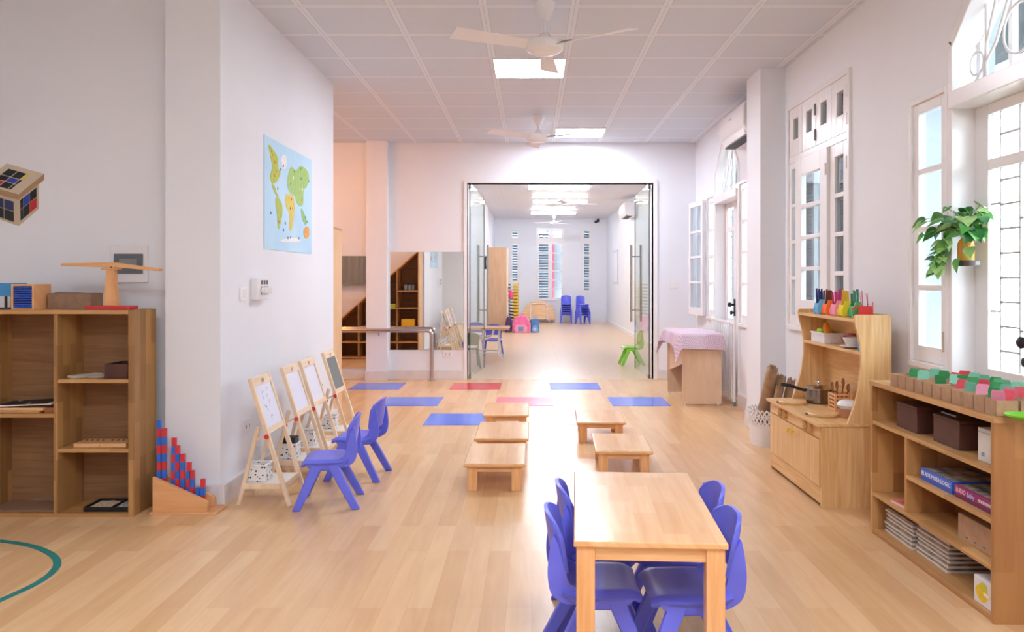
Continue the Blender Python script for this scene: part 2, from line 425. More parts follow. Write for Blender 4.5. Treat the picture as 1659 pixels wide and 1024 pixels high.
# the shuttered window
wn += 1
w1 = thing('window_%d' % wn, 'large white window with closed folding shutters beside the pillar', None, (XR, 5.64, 0), kind='structure')
m = MB(); a = .61
m.box(-.02, .06, -a, -a+.03, .86, 2.6); m.box(-.02, .06, a-.03, a, .86, 2.6); m.box(-.02, .06, -a+.03, a-.03, 2.57, 2.6); m.box(-.035, .06, -a+.03, a-.03, .86, .90); m.box(-.012, .05, -a+.03, a-.03, 2.15, 2.2)
m.build('window_frame', WHITE, w1, bevel=.004)
yy = [-.58, -.29, .0, .29, .58]
for i in range(4):
    s_ = sash(w1, yy[i]+.003, yy[i+1]-.003, 2.2, 2.57, 1, -.01, .085, 'shutter')
    hinge(s_, yy[i+1] if i % 2 else yy[i], 2.46, -.018); hinge(s_, yy[i+1] if i % 2 else yy[i], 2.28, -.018)
s_ = sash(w1, -.58, -.265, .90, 2.15, 4, -.01, .085, 'shutter'); hinge(s_, -.57, 2.0, -.018); hinge(s_, -.57, 1.1, -.018)
s_ = sash(w1, -.26, .385, .90, 2.15, 4, -.03, .13, 'shutter'); hinge(s_, -.255, 2.0, -.038); hinge(s_, -.255, 1.1, -.038)
s_ = sash(w1, .39, .58, .90, 2.15, 4, -.01, .05, 'shutter'); hinge(s_, .572, 2.0, -.018); hinge(s_, .572, 1.1, -.018)

PBACK = mat('grey pane backing paint', '#8b8e92', .55)
def pane_backing(y0, y1, z0, z1):  # louvred backing added to turn the panes grey, with a bright gap
    m = MB(); x = .085; st = .035
    m.box(x, x+.03, y0, y0+st, z0, z1); m.box(x, x+.03, y1-st, y1, z0, z1); m.box(x, x+.03, y0+st, y1-st, z0, z0+st); m.box(x, x+.03, y0+st, y1-st, z1-st, z1); m.box(x+.014, x+.018, y0+st, y1-st, z0+st, z1-st)
    z = z0+st+.012
    while z < z1-st-.02: m.box(x+.004, x+.014, y0+st, y1-st, z, z+.018); z += .03
    tag(m.build('pane_backing', PBACK, w1), 'added grey louvred backing that greys the panes')
pane_backing(-.60, .0, 2.19, 2.59); pane_backing(.0, .60, 2.19, 2.59)
pane_backing(-.60, .06, .87, 2.18); pane_backing(.30, .60, .87, 2.18)

def arched_door(y0, y1, n, label, handle_side=1):
    t = thing('door_%d' % n, label, None, (XR, (y0+y1)/2, 0), kind='structure'); w = (y1-y0)/2
    # jamb lining, transom beam and arch frame
    m = MB(); j = .035
    m.box(-.012, .15, -w, -w+j, 0, ZS); m.box(-.012, .15, w-j, w, 0, ZS); m.box(-.03, .15, -w+j, w-j, 2.07, 2.15)
    c = ZT-ZS
    pts = [(-w, ZS), (-w+c, ZT), (w-c, ZT), (w, ZS)]
    for (p, q) in zip(pts, pts[1:]):
        d = Vector((q[0]-p[0], q[1]-p[1])).normalized(); nx, nz = d.y, -d.x
        i0 = (p[0]+nx*j*1.3+ (0), p[1]+nz*j*1.3); i1 = (q[0]+nx*j*1.3, q[1]+nz*j*1.3)
        m.prism([p, q, i1, i0], 'yz', -.012, .15)
    m.build('door_frame', WHITE, t, bevel=.004)
    # glazed arch behind iron scrolls
    k = .045
    arch = [(-w+k, 2.15), (-w+k, ZS), (-w+c+.02, ZT-k), (w-c-.02, ZT-k), (w-k, ZS), (w-k, 2.15)]
    m = MB()
    for p, q in zip(arch, arch[1:]+arch[:1]): m.beam((.13, p[0], p[1]), (.13, q[0], q[1]), .03, .035)
    for fy in (-.36, .0, .36): m.beam((.13, fy*w*1.3, 2.15), (.13, fy*w*1.3, ZT-.05), .03, .03)
    tr = m.build('transom_sash', WHITE, t, bevel=.003)
    MB().prism(arch, 'yz', .134, .138).build('pane', PANE, tr)
    m = MB(); x = .07
    for sg in (-1, 1):
        m.tube(arc((sg*w*.80, 2.27), .055, 0, 360, 18, 'yz', x)[:-1], .006, 8, closed=True)
        m.tube([(x, sg*w*.98+(-sg)*.04, 2.16), (x, sg*w*.78, 2.20), (x, sg*w*.52, 2.33), (x, sg*w*.34, 2.50), (x, sg*w*.25, ZT-.05)], .008, 8)
        m.tube([(x, sg*w*.70, 2.16), (x, sg*w*.66, 2.34), (x, sg*w*.52, 2.52), (x, sg*w*.36, 2.66)], .008, 8)
        m.tube(arc((sg*w*.22, 2.34), .11, 0, 360, 22, 'yz', x)[:-1], .006, 8, closed=True)
        m.tube([(x, sg*w*.66, 2.15), (x, sg*w*.66, 2.6)], .008, 8)
    m.tube([(x, 0, 2.15), (x, 0, ZT-.03)], .008, 8)
    m.tube([(x, -w*.95, 2.165), (x, w*.95, 2.165)], .008, 8)
    m.build('iron_scrollwork', WHITE, t, smooth=True)
    # two leaves with leaded panes
    for sg in (-1, 1):
        a0, a1 = sorted((sg*.004, sg*(w-j))); x0, x1 = .10, .14
        m = MB(); st = .11 if sg > 0 else .11
        p0, p1 = a0+st, a1-st
        zr = [.10, .80, 1.76, 1.83, 2.0, 2.07]
        m.box(x0, x1, a0, p0, .01, 2.07); m.box(x0, x1, p1, a1, .01, 2.07)
        m.box(x0, x1, p0, p1, .01, .12); m.box(x0, x1, p0, p1, .72, .83); m.box(x0, x1, p0, p1, 1.76, 1.81); m.box(x0, x1, p0, p1, 2.02, 2.07)
        m.box(x0+.012, x1-.012, p0, p1, .12, .72)
        lf = m.build('door_leaf', WHITE, t, bevel=.004)
        g = MB(); g.box(x0+.018, x0+.022, p0, p1, .83, 1.76); g.box(x0+.018, x0+.022, p0, p1, 1.81, 2.02); g.build('pane', PANE, lf)
        g = MB(); r = .0045; xx = x0+.014
        wd = p1-p0; v1, v2 = p1-wd*.26, p1-wd*.76
        for (z0, z1) in ((.83, 1.76), (1.81, 2.02)):
            for v in (v1, v2): g.box(xx, xx+.012, v-r, v+r, z0, z1)
        for i in range(8): z = .92+i*.112; g.box(xx, xx+.012, v2, v1, z-r, z+r)
        for z in (1.10, 1.60): g.box(xx, xx+.012, v1, p1, z-r, z+r)
        for z in (1.02, 1.52): g.box(xx, xx+.012, p0, v2, z-r, z+r)
        g.box(xx, xx+.012, v2, v1, 1.91, 1.92)
        g.build('lead_strip', LEAD, lf)
        if sg == handle_side:
            yk = a0+.05
            h = MB(); h.box(x0-.012, x0, yk-.018, yk+.018, .86, 1.04)
            h.lathe([(.012, 0), (.012, -.03), (.024, -.035), (.026, -.055), (.015, -.066), (0, -.068)], (x0-.01, yk, .98), 16, 'x')
            h.lathe([(.012, 0), (.012, -.02), (.02, -.024), (.02, -.04), (0, -.045)], (x0-.01, yk, .895), 16, 'x')
            h.build('door_handle', BLACK, lf, smooth=True)
    return t
arched_door(*D1, 1, 'white arched door with leaded panes beside the hanging plant')
arched_door(*D2, 2, 'white arched door with leaded panes behind the safety gate')
# shutter of the gated door standing open against the wall
wn += 1
t = thing('window_%d' % wn, 'open white shutter leaf lying back against the wall past the gated door', None, (XR-.012, 9.18, 0), kind='structure')
s_ = sash(t, 0, .5, .82, 2.17, 4, -.045, .06, 'shutter'); t.rotation_euler.z = R(7)
hinge(s_, .0, 1.9); hinge(s_, .0, 1.1)

# far windows with outside louvres
LOUV = mat('grey louvre', '#7d818a', .6)
for (x0, x1, z0, z1), lab, cols in zip(FW, ('narrow far window beside the beige wardrobe', 'double far window above the folded round table', 'narrow far window above the stacked blue chairs'), (1, 2, 1)):
    wn += 1
    t = thing('window_%d' % wn, lab, None, ((x0+x1)/2, FY, 0), kind='structure'); w = (x1-x0)/2
    m = MB(); f = .03
    m.box(-w, -w+f, -.015, .1, z0, z1); m.box(w-f, w, -.015, .1, z0, z1); m.box(-w+f, w-f, -.015, .1, z0, z0+f); m.box(-w+f, w-f, -.015, .1, z1-f, z1); m.box(-w+f, w-f, -.01, .1, 2.31, 2.38)
    m.build('window_frame', WHITE, t)
    for c in range(cols):
        a0 = -w+f+(2*w-2*f)*c/cols; a1 = -w+f+(2*w-2*f)*(c+1)/cols
        for (b0, b1, rows) in ((z0+f, 2.31, 4 if cols == 1 else 6), (2.38, z1-f, 1)):
            m = MB(); st = .055; m.box(a0, a0+st, 0, .04, b0, b1); m.box(a1-st, a1, 0, .04, b0, b1); m.box(a0+st, a1-st, 0, .04, b0, b0+st); m.box(a0+st, a1-st, 0, .04, b1-st, b1)
            for i in range(1, rows):
                z = b0+st+(b1-b0-2*st)*i/rows; m.box(a0+st, a1-st, 0, .04, z-.014, z+.014)
            s_ = m.build('sash', WHITE, t)
            MB().box(a0+st, a1-st, .018, .022, b0+st, b1-st).build('pane', PANE, s_)
        if not (cols == 2 and c == 1):
            m = MB(); z = z0+.08
            while z < z1-.06:
                m.hexa([(a0+.03, .12, z), (a1-.03, .12, z), (a1-.03, .18, z+.05), (a0+.03, .18, z+.05)], [(a0+.03, .12, z+.008), (a1-.03, .12, z+.008), (a1-.03, .18, z+.058), (a0+.03, .18, z+.058)]); z += .075
            m.build('louvre', LOUV, t)

# frameless glass doors, both open into the far room
def glass_door(n, hx, hy, ang, label, sg):
    t = thing('door_%d' % n, label, None, (hx, hy, 0), kind='structure'); t.rotation_euler.z = ang
    g = MB().box(0, 1.13, -.006, .006, .012, OZ-.02).build('glass_panel', GLASS, t)
    e = MB(); e.box(-.004, .0, -.0062, .0062, .012, OZ-.02); e.box(1.13, 1.134, -.0062, .0062, .012, OZ-.02)
    e.build('glass_edge', mat('green black glass edge', '#4a5550', .2), t)
    p = MB(); p.box(0, .16, -.016, .016, .0, .055); p.box(0, .16, -.016, .016, OZ-.06, OZ-.005)
    p.build('patch_fitting', STEEL, t, bevel=.003)
    h = MB()
    for s2 in (-1, 1):
        h.tube([(1.04, s2*.068, .66), (1.04, s2*.068, 1.72)], .016, 14)
    for z in (.82, 1.56): h.tube([(1.04, -.068, z), (1.04, .068, z)], .009, 10)
    h.build('pull_handle', STEEL, t, smooth=True)
    return t
glass_door(3, OX0+.03, 9.89, R(84.5), 'open glass door in front of the white folding table', 1)
glass_door(4, OX1-.04, 9.89, R(91.5), 'open glass door in front of the small green chair', -1)

# ceiling lights
PANEL = emis('panel light glow', '#eef3ff', 27.)
def ceiling_panel(x, y, label):
    t = thing('ceiling_light', label, 'light', (x, y, H))
    MB().box(-.275, .275, -.275, .275, -.012, -.003).build('diffuser', PANEL, t)
    m = MB(); m.box(-.285, -.275, -.285, .285, -.014, 0); m.box(.275, .285, -.285, .285, -.014, 0); m.box(-.275, .275, -.285, -.275, -.014, 0); m.box(-.275, .275, .275, .285, -.014, 0)
    m.build('frame', WHITEM, t)
ceiling_panel(-.015, 6.335, 'square white panel light behind the nearest ceiling fan')
ceiling_panel(.555, 9.12, 'square white panel light beside the second ceiling fan, nearest the glass doors')
ceiling_panel(-1.155, .78, 'added unseen panel light over the open side of the playroom')  # added out of view to brighten the left wall and shelf
ceiling_panel(.555, .78, 'added unseen panel light over the bookcase side of the playroom')  # another added lamp above the frame, for more light on near surfaces
ceiling_panel(.555, -.93, 'added unseen panel light near the wall opposite the glass doors')  # unseen fill behind the camera, added for frontal light
TUBE = emis('fluorescent tube glow', '#e2ebff', 42.)
TUBEW = emis('warm fluorescent tube glow', '#fff2dc', 36.)
for (x, y, w, em, lab) in ((.5, 14.5, 1.15, TUBE, 'twin tube light on the far ceiling, nearest the glass doors'), (.62, 17.2, 1.2, TUBEW, 'warm twin tube light in the middle of the far ceiling'), (.56, 20.1, 1.15, TUBE, 'twin tube light nearest the far windows')):
    t = thing('ceiling_tube_light', lab, 'light', (x, y, H+.04))
    MB().box(-w/2, w/2, -.16, .16, -.03, 0).build('housing', WHITEM, t, bevel=.004)
    for s2 in (-.1, .1): MB().tube([(-w/2+.02, s2, -.055), (w/2-.02, s2, -.055)], .028, 12).build('tube', em, t, smooth=True)
    MB().box(-w/2, -w/2+.02, -.13, .13, -.085, -.03).build('end_cap', WHITEM, t); MB().box(w/2-.02, w/2, -.13, .13, -.085, -.03).build('end_cap', WHITEM, t)
t = thing('ceiling_light', 'warm round ceiling lamp of the alcove, hidden behind the map wall', 'light', (-3.0, 8.3, H))
MB().lathe([(.16, 0), (.16, -.04), (.12, -.09), (0, -.10)], n=28).build('lamp_shade', emis('warm lamp glow', '#ffab68', 42.), t, smooth=True)

# ceiling fans at rest
def fan(x, y, zb, rot, label):
    t = thing('ceiling_fan', label, 'ceiling fan', (x, y, H))
    d = zb-H
    MB().lathe([(.02, 0), (.065, 0), (.062, -.03), (.03, -.10), (.018, -.11)], n=20).build('canopy', WHITEM, t, smooth=True)
    MB().cyl((0, 0, d+.07), .012, -d-.07, 12).build('rod', WHITEM, t, smooth=True)
    MB().lathe([(.02, d+.10), (.03, d+.09), (.05, d+.055), (.115, d+.045), (.12, d+.02), (.112, d-.005), (.07, d-.03), (0, d-.035)], n=32).build('motor', WHITE, t, smooth=True)
    for k in range(3):
        a = R(rot+120*k); m = MB(); m.M = Matrix.Rotation(a, 4, 'Z')
        m.slab(lambda u, v: (.10+u*.50, (v-.5)*(.075+.05*u), d+.02+(v-.5)*.03), 6, 3, .005)
        b = m.build('blade', WHITEM, t, smooth=True)
        m = MB(); m.M = Matrix.Rotation(a, 4, 'Z'); m.box(.08, .2, -.02, .02, d+.024, d+.03); m.build('blade_bracket', WHITEM, b)
fan(.083, 4.85, 2.66, 86, 'white ceiling fan nearest the viewer, in front of the panel light')
fan(.07, 8.2, 2.70, -25, 'white ceiling fan closest to the glass doors')
fan(.72, 15.6, 2.72, 10, 'white ceiling fan in the far room between the first two tube lights')
fan(.6, 21.0, 2.72, 40, 'white ceiling fan in the far room by the end windows')

# coloured floor squares
FT = {'blue': mottled('blue floor vinyl', '#3f6fee', '#4677f0', 3, .16), 'red': mottled('red floor vinyl', '#de3443', '#e33d4b', 3, .16), 'pink': mottled('pink floor vinyl', '#e8788e', '#ea8296', 3, .16)}
for col, x, y, lab in (('blue', -2.075, 8.93, 'blue floor square below the handrail'), ('red', -.93, 8.93, 'red floor square before the glass door edge'), ('blue', .215, 8.93, 'blue floor square in front of the glass door opening'),
                       ('blue', -1.50, 7.77, 'blue floor square beyond the easels, second row from the doors'), ('pink', -.36, 7.77, 'pink floor square behind the farthest low table'), ('blue', .80, 7.77, 'blue floor square nearest the gingham covered table'),
                       ('blue', -.93, 6.75, 'blue floor square beside the row of three low tables'), ('pink', .22, 6.75, 'pink floor square beside the farther of two low tables')):
    tag(MB().box(0, .575, 0, .575, 0, .0025).build('floor_square', FT[col], loc=(x, y, .0)), lab, 'floor mat', 'coloured floor squares')
m = MB(); pts = [(-4.0, 3.95), (-3.4, 3.93), (-2.8, 3.83), (-2.54, 3.77), (-2.346, 3.70), (-2.19, 3.595), (-2.095, 3.49), (-2.045, 3.38), (-2.03, 3.245), (-2.065, 3.07), (-2.13, 2.85), (-2.25, 2.5), (-2.4, 2.1)]
fine = []
for i in range(len(pts)-1):
    p0, p1, p2, p3 = (Vector(pts[max(0, min(len(pts)-1, i+k))]) for k in (-1, 0, 1, 2))
    for s2 in range(6):
        u = s2/6; fine.append(.5*((2*p1)+(p2-p0)*u+(2*p0-5*p1+4*p2-p3)*u*u+(3*p1-p0-3*p2+p3)*u**3))
L_ = []
for i, p in enumerate(fine):
    tdir = (fine[min(i+1, len(fine)-1)]-fine[max(i-1, 0)]).normalized(); nrm = Vector((-tdir.y, tdir.x))*.016
    L_.append((p-nrm, p+nrm))
for (a, b), (c, d) in zip(L_, L_[1:]): m.hexa([(a.x,a.y,0),(b.x,b.y,0),(d.x,d.y,0),(c.x,c.y,0)], [(a.x,a.y,.002),(b.x,b.y,.002),(d.x,d.y,.002),(c.x,c.y,.002)])
tag(m.build('floor_line', mat('teal tape', '#1f7f7c', .4)), 'curved teal tape line on the wood floor', 'floor line')
# ------------------------------------------------------------------ left open shelf
X0, X1, YF, YB = -2.915, -2.09, 4.145, 4.40
t = thing('open_shelf', 'tall open wooden shelf with five compartments under the balance scale', 'shelf', (X0, YF, 0))
w, d = X1-X0, YB-YF
for x in (0, .405, w-.026): MB().box(x, x+(.022 if x == .405 else .026), 0 if x != .405 else .004, d, 0 if x != .405 else .018, 1.085 if x != .405 else 1.065).build('side_panel' if x != .405 else 'divider', OAK, t, bevel=.0015)
MB().box(.026, w-.026, -.002, d, 1.065, 1.087).build('top_board', OAKX, t, bevel=.0015)
MB().box(.026, w-.026, 0, d, 0, .018).build('bottom_board', OAKX, t, bevel=.0015)
for a, b, z in ((.026, .405, .541), (.427, w-.026, .722), (.427, w-.026, .357)): MB().box(a, b, .006, d-.008, z-.02, z).build('shelf_board', OAKX, t, bevel=.0015)
MB().box(.026, w-.026, d-.008, d, .018, 1.065).build('back_panel', PLY, t)

def bx(name, label, cat, m, x0, x1, y0, y1, z0, z1, group=None, bevel=.002, rotz=0):
    """one solid block as a thing, origin at its base"""
    cx, cy = (x0+x1)/2, (y0+y1)/2
    return tag(MB().box(x0-cx, x1-cx, y0-cy, y1-cy, 0, z1-z0).build(name, m, loc=(cx, cy, z0), bevel=bevel, rotz=rotz), label, cat, group)
def open_box(name, label, cat, m, x0, x1, y0, y1, z0, z1, th=.006, group=None, inner=None, rotz=0):
    cx, cy, h = (x0+x1)/2, (y0+y1)/2, z1-z0; a, b = (x1-x0)/2, (y1-y0)/2
    q = MB(); q.box(-a, a, -b, b, 0, th); q.box(-a, a, -b, -b+th, th, h); q.box(-a, a, b-th, b, th, h); q.box(-a, -a+th, -b+th, b-th, th, h); q.box(a-th, a, -b+th, b-th, th, h)
    return tag(q.build(name, m, loc=(cx, cy, z0), bevel=.001, rotz=rotz), label, cat, group)
ZT_ = 1.087
# on top
t = thing('geometry_cabinet', 'light blue lidded box on dark legs at the cut off end of the shelf top', 'toy box', (-2.81, 4.25, ZT_+.0008))
MB().box(-.06, .06, -.06, .06, .07, .14).build('lid', mat('sky blue paint', '#3f93cf', .4), t, bevel=.004)
m = MB(); m.box(-.06, .06, -.06, .06, 0, .008)
for sx in (-.05, .05):
    for sy in (-.05, .05): m.box(sx-.005, sx+.005, sy-.005, sy+.005, .008, .07)
m.build('stand', mat('dark wood', '#4a3c33', .5), t)
t = thing('tablet_rack', 'small wooden rack of blue tablets on the open shelf', 'rack', (-2.672, 4.22, ZT_+.0008))
m = MB(); m.box(-.062, -.052, -.07, .08, 0, .135); m.box(.048, .058, -.07, .08, 0, .135); m.box(-.052, .048, -.07, .08, 0, .008); m.box(-.052, .048, -.07, .08, .125, .135); m.box(-.052, .048, .07, .08, .008, .125)
m.build('rack_frame', BEECHX, t, bevel=.001)
for i in range(9): MB().box(-.0505, .0465, -.066, .065, .0105+i*.0127, .0195+i*.0127).build('tablet', mat('deep blue paint', '#1f48ae', .35), t)
t = thing('cardboard_box', 'flat brown cardboard box between the tablet rack and the balance scale', 'box', (-2.48, 4.30, ZT_+.0008))
m = MB(); m.box(-.115, .115, -.06, .06, 0, .004); m.box(-.115, .115, -.06, -.056, .004, .082); m.box(-.115, .115, .056, .06, .004, .085); m.box(-.115, -.111, -.056, .056, .004, .085); m.box(.111, .115, -.056, .056, .004, .082); m.box(.066, .069, -.056, .056, .004, .08)
m.build('tray', CARDD, t)
m = MB(); m.hexa([(-.11,-.05,.080),(.06,-.05,.076),(.06,.05,.08),(-.11,.05,.088)], [(-.11,-.05,.084),(.06,-.05,.080),(.06,.05,.084),(-.11,.05,.092)]); m.build('flap', CARDD, t)
t = thing('balance_scale', 'wooden balance scale with a tilted beam and red base on the open shelf', 'balance scale', (-2.245, 4.225, ZT_+.0008))
MB().box(-.118, .118, -.05, .05, 0, .019).build('base', RED, t, bevel=.003)
m = MB(); m.hexa([(-.034,-.02,.019),(.034,-.02,.019),(.034,.02,.019),(-.034,.02,.019)], [(-.02,-.016,.222),(.02,-.016,.222),(.02,.016,.222),(-.02,.016,.222)])
m.box(-.045, .045, -.022, .022, .212, .222); m.build('post', BEECH, t, bevel=.002)
m = MB(); m.prism([(-.26, .246), (-.26, .232), (-.03, .224), (.03, .224), (.262, .204), (.262, .217), (.03, .25), (-.03, .25)], 'xz', -.02, .02)
m.build('beam', BEECHX, t, bevel=.002)
MB().cyl((.012, -.026, .222), .004, .006, 10).build('pivot_pin', BLACK, t)
# compartments
yf = YF+.03
bx('wooden_board', 'lower thin wooden board under the black and white sheets', 'board', OAKX, -2.88, -2.60, yf, yf+.19, .5418, .553)
bx('wooden_board', 'upper thin wooden board under the black and white sheets', 'board', RUBX, -2.88, -2.58, yf, yf+.19, .5535, .568)
bx('wooden_block', 'reddish wooden block beside the stacked boards', 'block', mat('red brown wood', '#a0623c', .5), -2.573, -2.517, yf, yf+.12, .5418, .568)
BW = mottled('black and white print', '#151515', '#dddddd', 9, .5); BW.node_tree.nodes['Color Ramp'].color_ramp.interpolation = 'CONSTANT'
t = thing('printed_sheet', 'black and white printed card lying tilted on the stacked boards', 'card', (-2.70, yf+.1, .5725))
MB().hexa([(-.175,-.1,0),(.155,-.09,.012),(.165,.09,.02),(-.165,.1,.002)], [(-.175,-.1,.004),(.155,-.09,.016),(.165,.09,.024),(-.165,.1,.006)]).build('card', WHITEM, t)
MB().hexa([(-.16,-.08,.0048),(.14,-.072,.0165),(.15,.075,.0242),(-.155,.08,.0065)], [(-.16,-.08,.0058),(.14,-.072,.0175),(.15,.075,.0252),(-.155,.08,.0075)]).build('printed_face', BW, t)
m_ = mat('faded wood', '#8f7059', .55)
t = thing('wooden_tray', 'shallow reddish wooden tray in the bottom compartment', 'tray', (-2.7, yf+.1, .0188))
MB().box(-.18, .18, -.1, .1, 0, .008).build('tray_base', m_, t, bevel=.002); MB().box(-.06, .18, .085, .1, .008, .022).build('rim', m_, t, bevel=.002)
bx('flat_case', 'long pale flat case beside the dark brown box', 'case', mat('pale card', '#cfc6b6', .6), -2.44, -2.38, yf+.01, yf+.18, .7228, .736, rotz=R(-24))
bx('flat_case', 'short pale flat case touching the dark brown box', 'case', mat('pale card', '#cfc6b6', .6), -2.345, -2.285, yf+.03, yf+.18, .7228, .732, rotz=R(-20))
open_box('dark_box', 'dark brown open box in the top compartment of the open shelf', 'box', DKBROWN, -2.255, -2.135, yf, yf+.17, .7228, .800)
for x, lab in ((-2.355, 'wooden number board with holes at the divider side of the shelf'), (-2.215, 'wooden number board with holes next to the shelf side panel')):
    t = thing('number_board', lab, 'board', (x, yf+.07, .3578), group='number boards with holes')
    MB().box(-.069, .069, -.065, .065, 0, .022).build('board', RUBX, t, bevel=.002)
    for i in range(4): MB().cyl((-.045+i*.03, .02, .0221), .008, .0012, 12).build('hole', mat('dark hole', '#5b2f22', .7), t)
t = thing('sorting_tray', 'black two section tray of seeds and shells on the shelf bottom', 'tray', (-2.245, yf+.085, .0188))
m = MB(); m.box(-.125, .125, -.085, .085, 0, .006)
for q in ((-.125, -.117, -.085, .085), (.117, .125, -.085, .085), (-.117, .117, -.085, -.077), (-.117, .117, .077, .085), (.018, .026, -.077, .077)): m.box(*q, .006, .026)
m.build('tray', BLACK, t, bevel=.003)
for a, b, nm, c1, c2 in ((-.11, .012, 'seeds', '#a79173', '#d8c7a8'), (.031, .112, 'shells', '#7c7a76', '#c9c8c4')):
    q = MB(); rnd = random.Random(3)
    q.surf(lambda u, v: (a+(b-a)*u, -.07+.14*v, .014+.010*sin(pi*u)*sin(pi*v)+rnd.random()*.004), 18, 18)
    tag(q.build(nm, mottled(nm, c1, c2, 90, .8), t), 'grainy pile of '+nm, kind='stuff')

# ------------------------------------------------------------------ number rods
t = thing('rod_stand', 'sloping beech stand for the red and blue number rods', 'rod stand', (-1.86, 4.22, 0))
MB().box(-.165, .19, -.035, .12, 0, .012).build('base_plate', BEECHX, t, bevel=.002)
m = MB()
m.prism([(-.155, .012), (.135, .012), (.135, .06), (.12, .072), (-.155, .195)], 'xz', -.02, 0.006)
m.prism([(-.155, .012), (.135, .012), (.135, .06), (.12, .072), (-.155, .195)], 'xz', .074, .10)
m.build('side_panel', BEECHX, t, bevel=.0015)
MB().box(-.155, .135, .006, .074, .012, .02).build('rod_rest', BEECHX, t)
xs = [-.143, -.118, -.07, -.044, -.018, .012, .034, .089]
tops = [.487, .445, .395, .352, .308, .262, .218, .172]
first = ['blue', 'red', 'red', 'red', 'red', 'red', 'red', 'red']
for i, (x, zt, c) in enumerate(zip(xs, tops, first)):
    r = thing('number_rod', ('tallest' if i == 0 else ORD[i]+' tallest' if i < 7 else 'shortest')+' red and blue number rod standing in the sloping stand', 'rod', (-1.86+x, 4.22+.04, .021), group='red and blue number rods')
    r.rotation_euler.y = R(.6*(i % 3)-.6)
    z = zt-.021; k = c; n = 0
    while z > .001:
        z0 = max(0, z-.0445)
        MB().box(-.0105, .0105, -.0105, .0105, z0, z).build('segment', RED if k == 'red' else RODBLUE, r); z = z0; k = 'blue' if k == 'red' else 'red'
r = thing('number_rod', 'single blue rod lying low between two upright rods in the stand', 'rod', (-1.86+.062, 4.26, .021), group='red and blue number rods')
MB().box(-.0105, .0105, -.0105, .0105, 0, .105).build('segment', RODBLUE, r)

# ------------------------------------------------------------------ things on the left walls
t = thing('fuse_box', 'white wall fuse box with grey window behind the balance scale', 'fuse box', (-2.285, 4.5, 1.335))
MB().box(-.105, .105, -.018, 0, -.105, .105).build('cover', WHITEM, t, bevel=.003)
MB().box(-.082, .082, -.026, -.018, -.055, .058).build('window', mat('smoked window', '#5f666b', .15), t, bevel=.002)
MB().box(-.05, .05, -.0265, -.026, -.02, .03).build('breaker', mat('breaker grey', '#7f868a', .4), t)
# cut-out cube picture
sc = 4.5/1280
def wp(px, py, dy): return ((px-861)*sc, 4.5-dy, 1.25-(py-452)*sc)
t = thing('cube_sticker', 'wall cut-out picture of a wooden cube box with red, blue and black squares', 'wall decoration', (-2.93, 4.5, 1.72))
o = Vector((-2.93, 4.5, 1.72))
def plate(name, quads, m, d0, d1):
    q = MB()
    for pts in quads:
        A = [Vector(wp(x, y, d0))-o for x, y in pts]; B = [Vector(wp(x, y, d1))-o for x, y in pts]
        va = [q.v(p) for p in A]; vb = [q.v(p) for p in B]; q.f(va); q.f(vb[::-1]); n = len(pts)
        for i in range(n): q.f([va[i], va[(i+1) % n], vb[(i+1) % n], vb[i]])
    return q.build(name, m, t)
plate('lid_picture', [[(12, 265), (72, 282), (31, 315), (-32, 298)]], mat('printed pale wood', '#cdbfa8', .5), 0, .004)
plate('lid_edge_picture', [[(-32, 298), (31, 315), (30, 324), (-32, 307)], [(31, 315), (72, 282), (71, 292), (30, 324)]], mat('printed tan wood', '#a9855f', .5), 0, .004)
plate('box_picture', [[(-29, 308), (29, 324), (30, 366), (-29, 345)], [(29, 324), (63, 298), (63, 338), (30, 366)]], mat('printed wood side', '#c3b296', .5), 0, .003)
def cells(P, us, vs, cols):
    (a, b, c, d) = [Vector(p) for p in P]; out = {}
    f = lambda u, v: (a*(1-u)+b*u)*(1-v)+(d*(1-u)+c*u)*v
    for j in range(len(vs)-1):
        for i in range(len(us)-1):
            e = .012
            out.setdefault(cols[j][i], []).append([tuple(f(us[i]+e, vs[j]+e)), tuple(f(us[i+1]-e, vs[j]+e)), tuple(f(us[i+1]-e, vs[j+1]-e)), tuple(f(us[i]+e, vs[j+1]-e))])
    return out
CC = {'k': mat('printed black', '#1c2023', .5), 'b': mat('printed blue', '#2a45ad', .5), 'r': mat('printed red', '#c02634', .5), 'y': mat('printed yellow', '#d8c32a', .5), 'n': mat('printed navy', '#2b335c', .5)}
for P, us, vs, cols in (([(12, 265), (72, 282), (31, 315), (-32, 298)], [.16, .42, .66, .74], [.16, .45, .66, .92], ['kky', 'kbk', 'rkk']),
                        ([(29, 324), (63, 298), (63, 338), (30, 366)], [.12, .28, .58, .92], [.08, .47, .9], ['kbk', 'kkr']),
                        ([(-29, 308), (29, 324), (30, 366), (-29, 345)], [.08, .35, .62, .9], [.1, .5, .92], ['knn', 'kkk'])):
    for k, qs in cells(P, us, vs, cols).items(): plate('coloured_square', qs, CC[k], .004, .005)

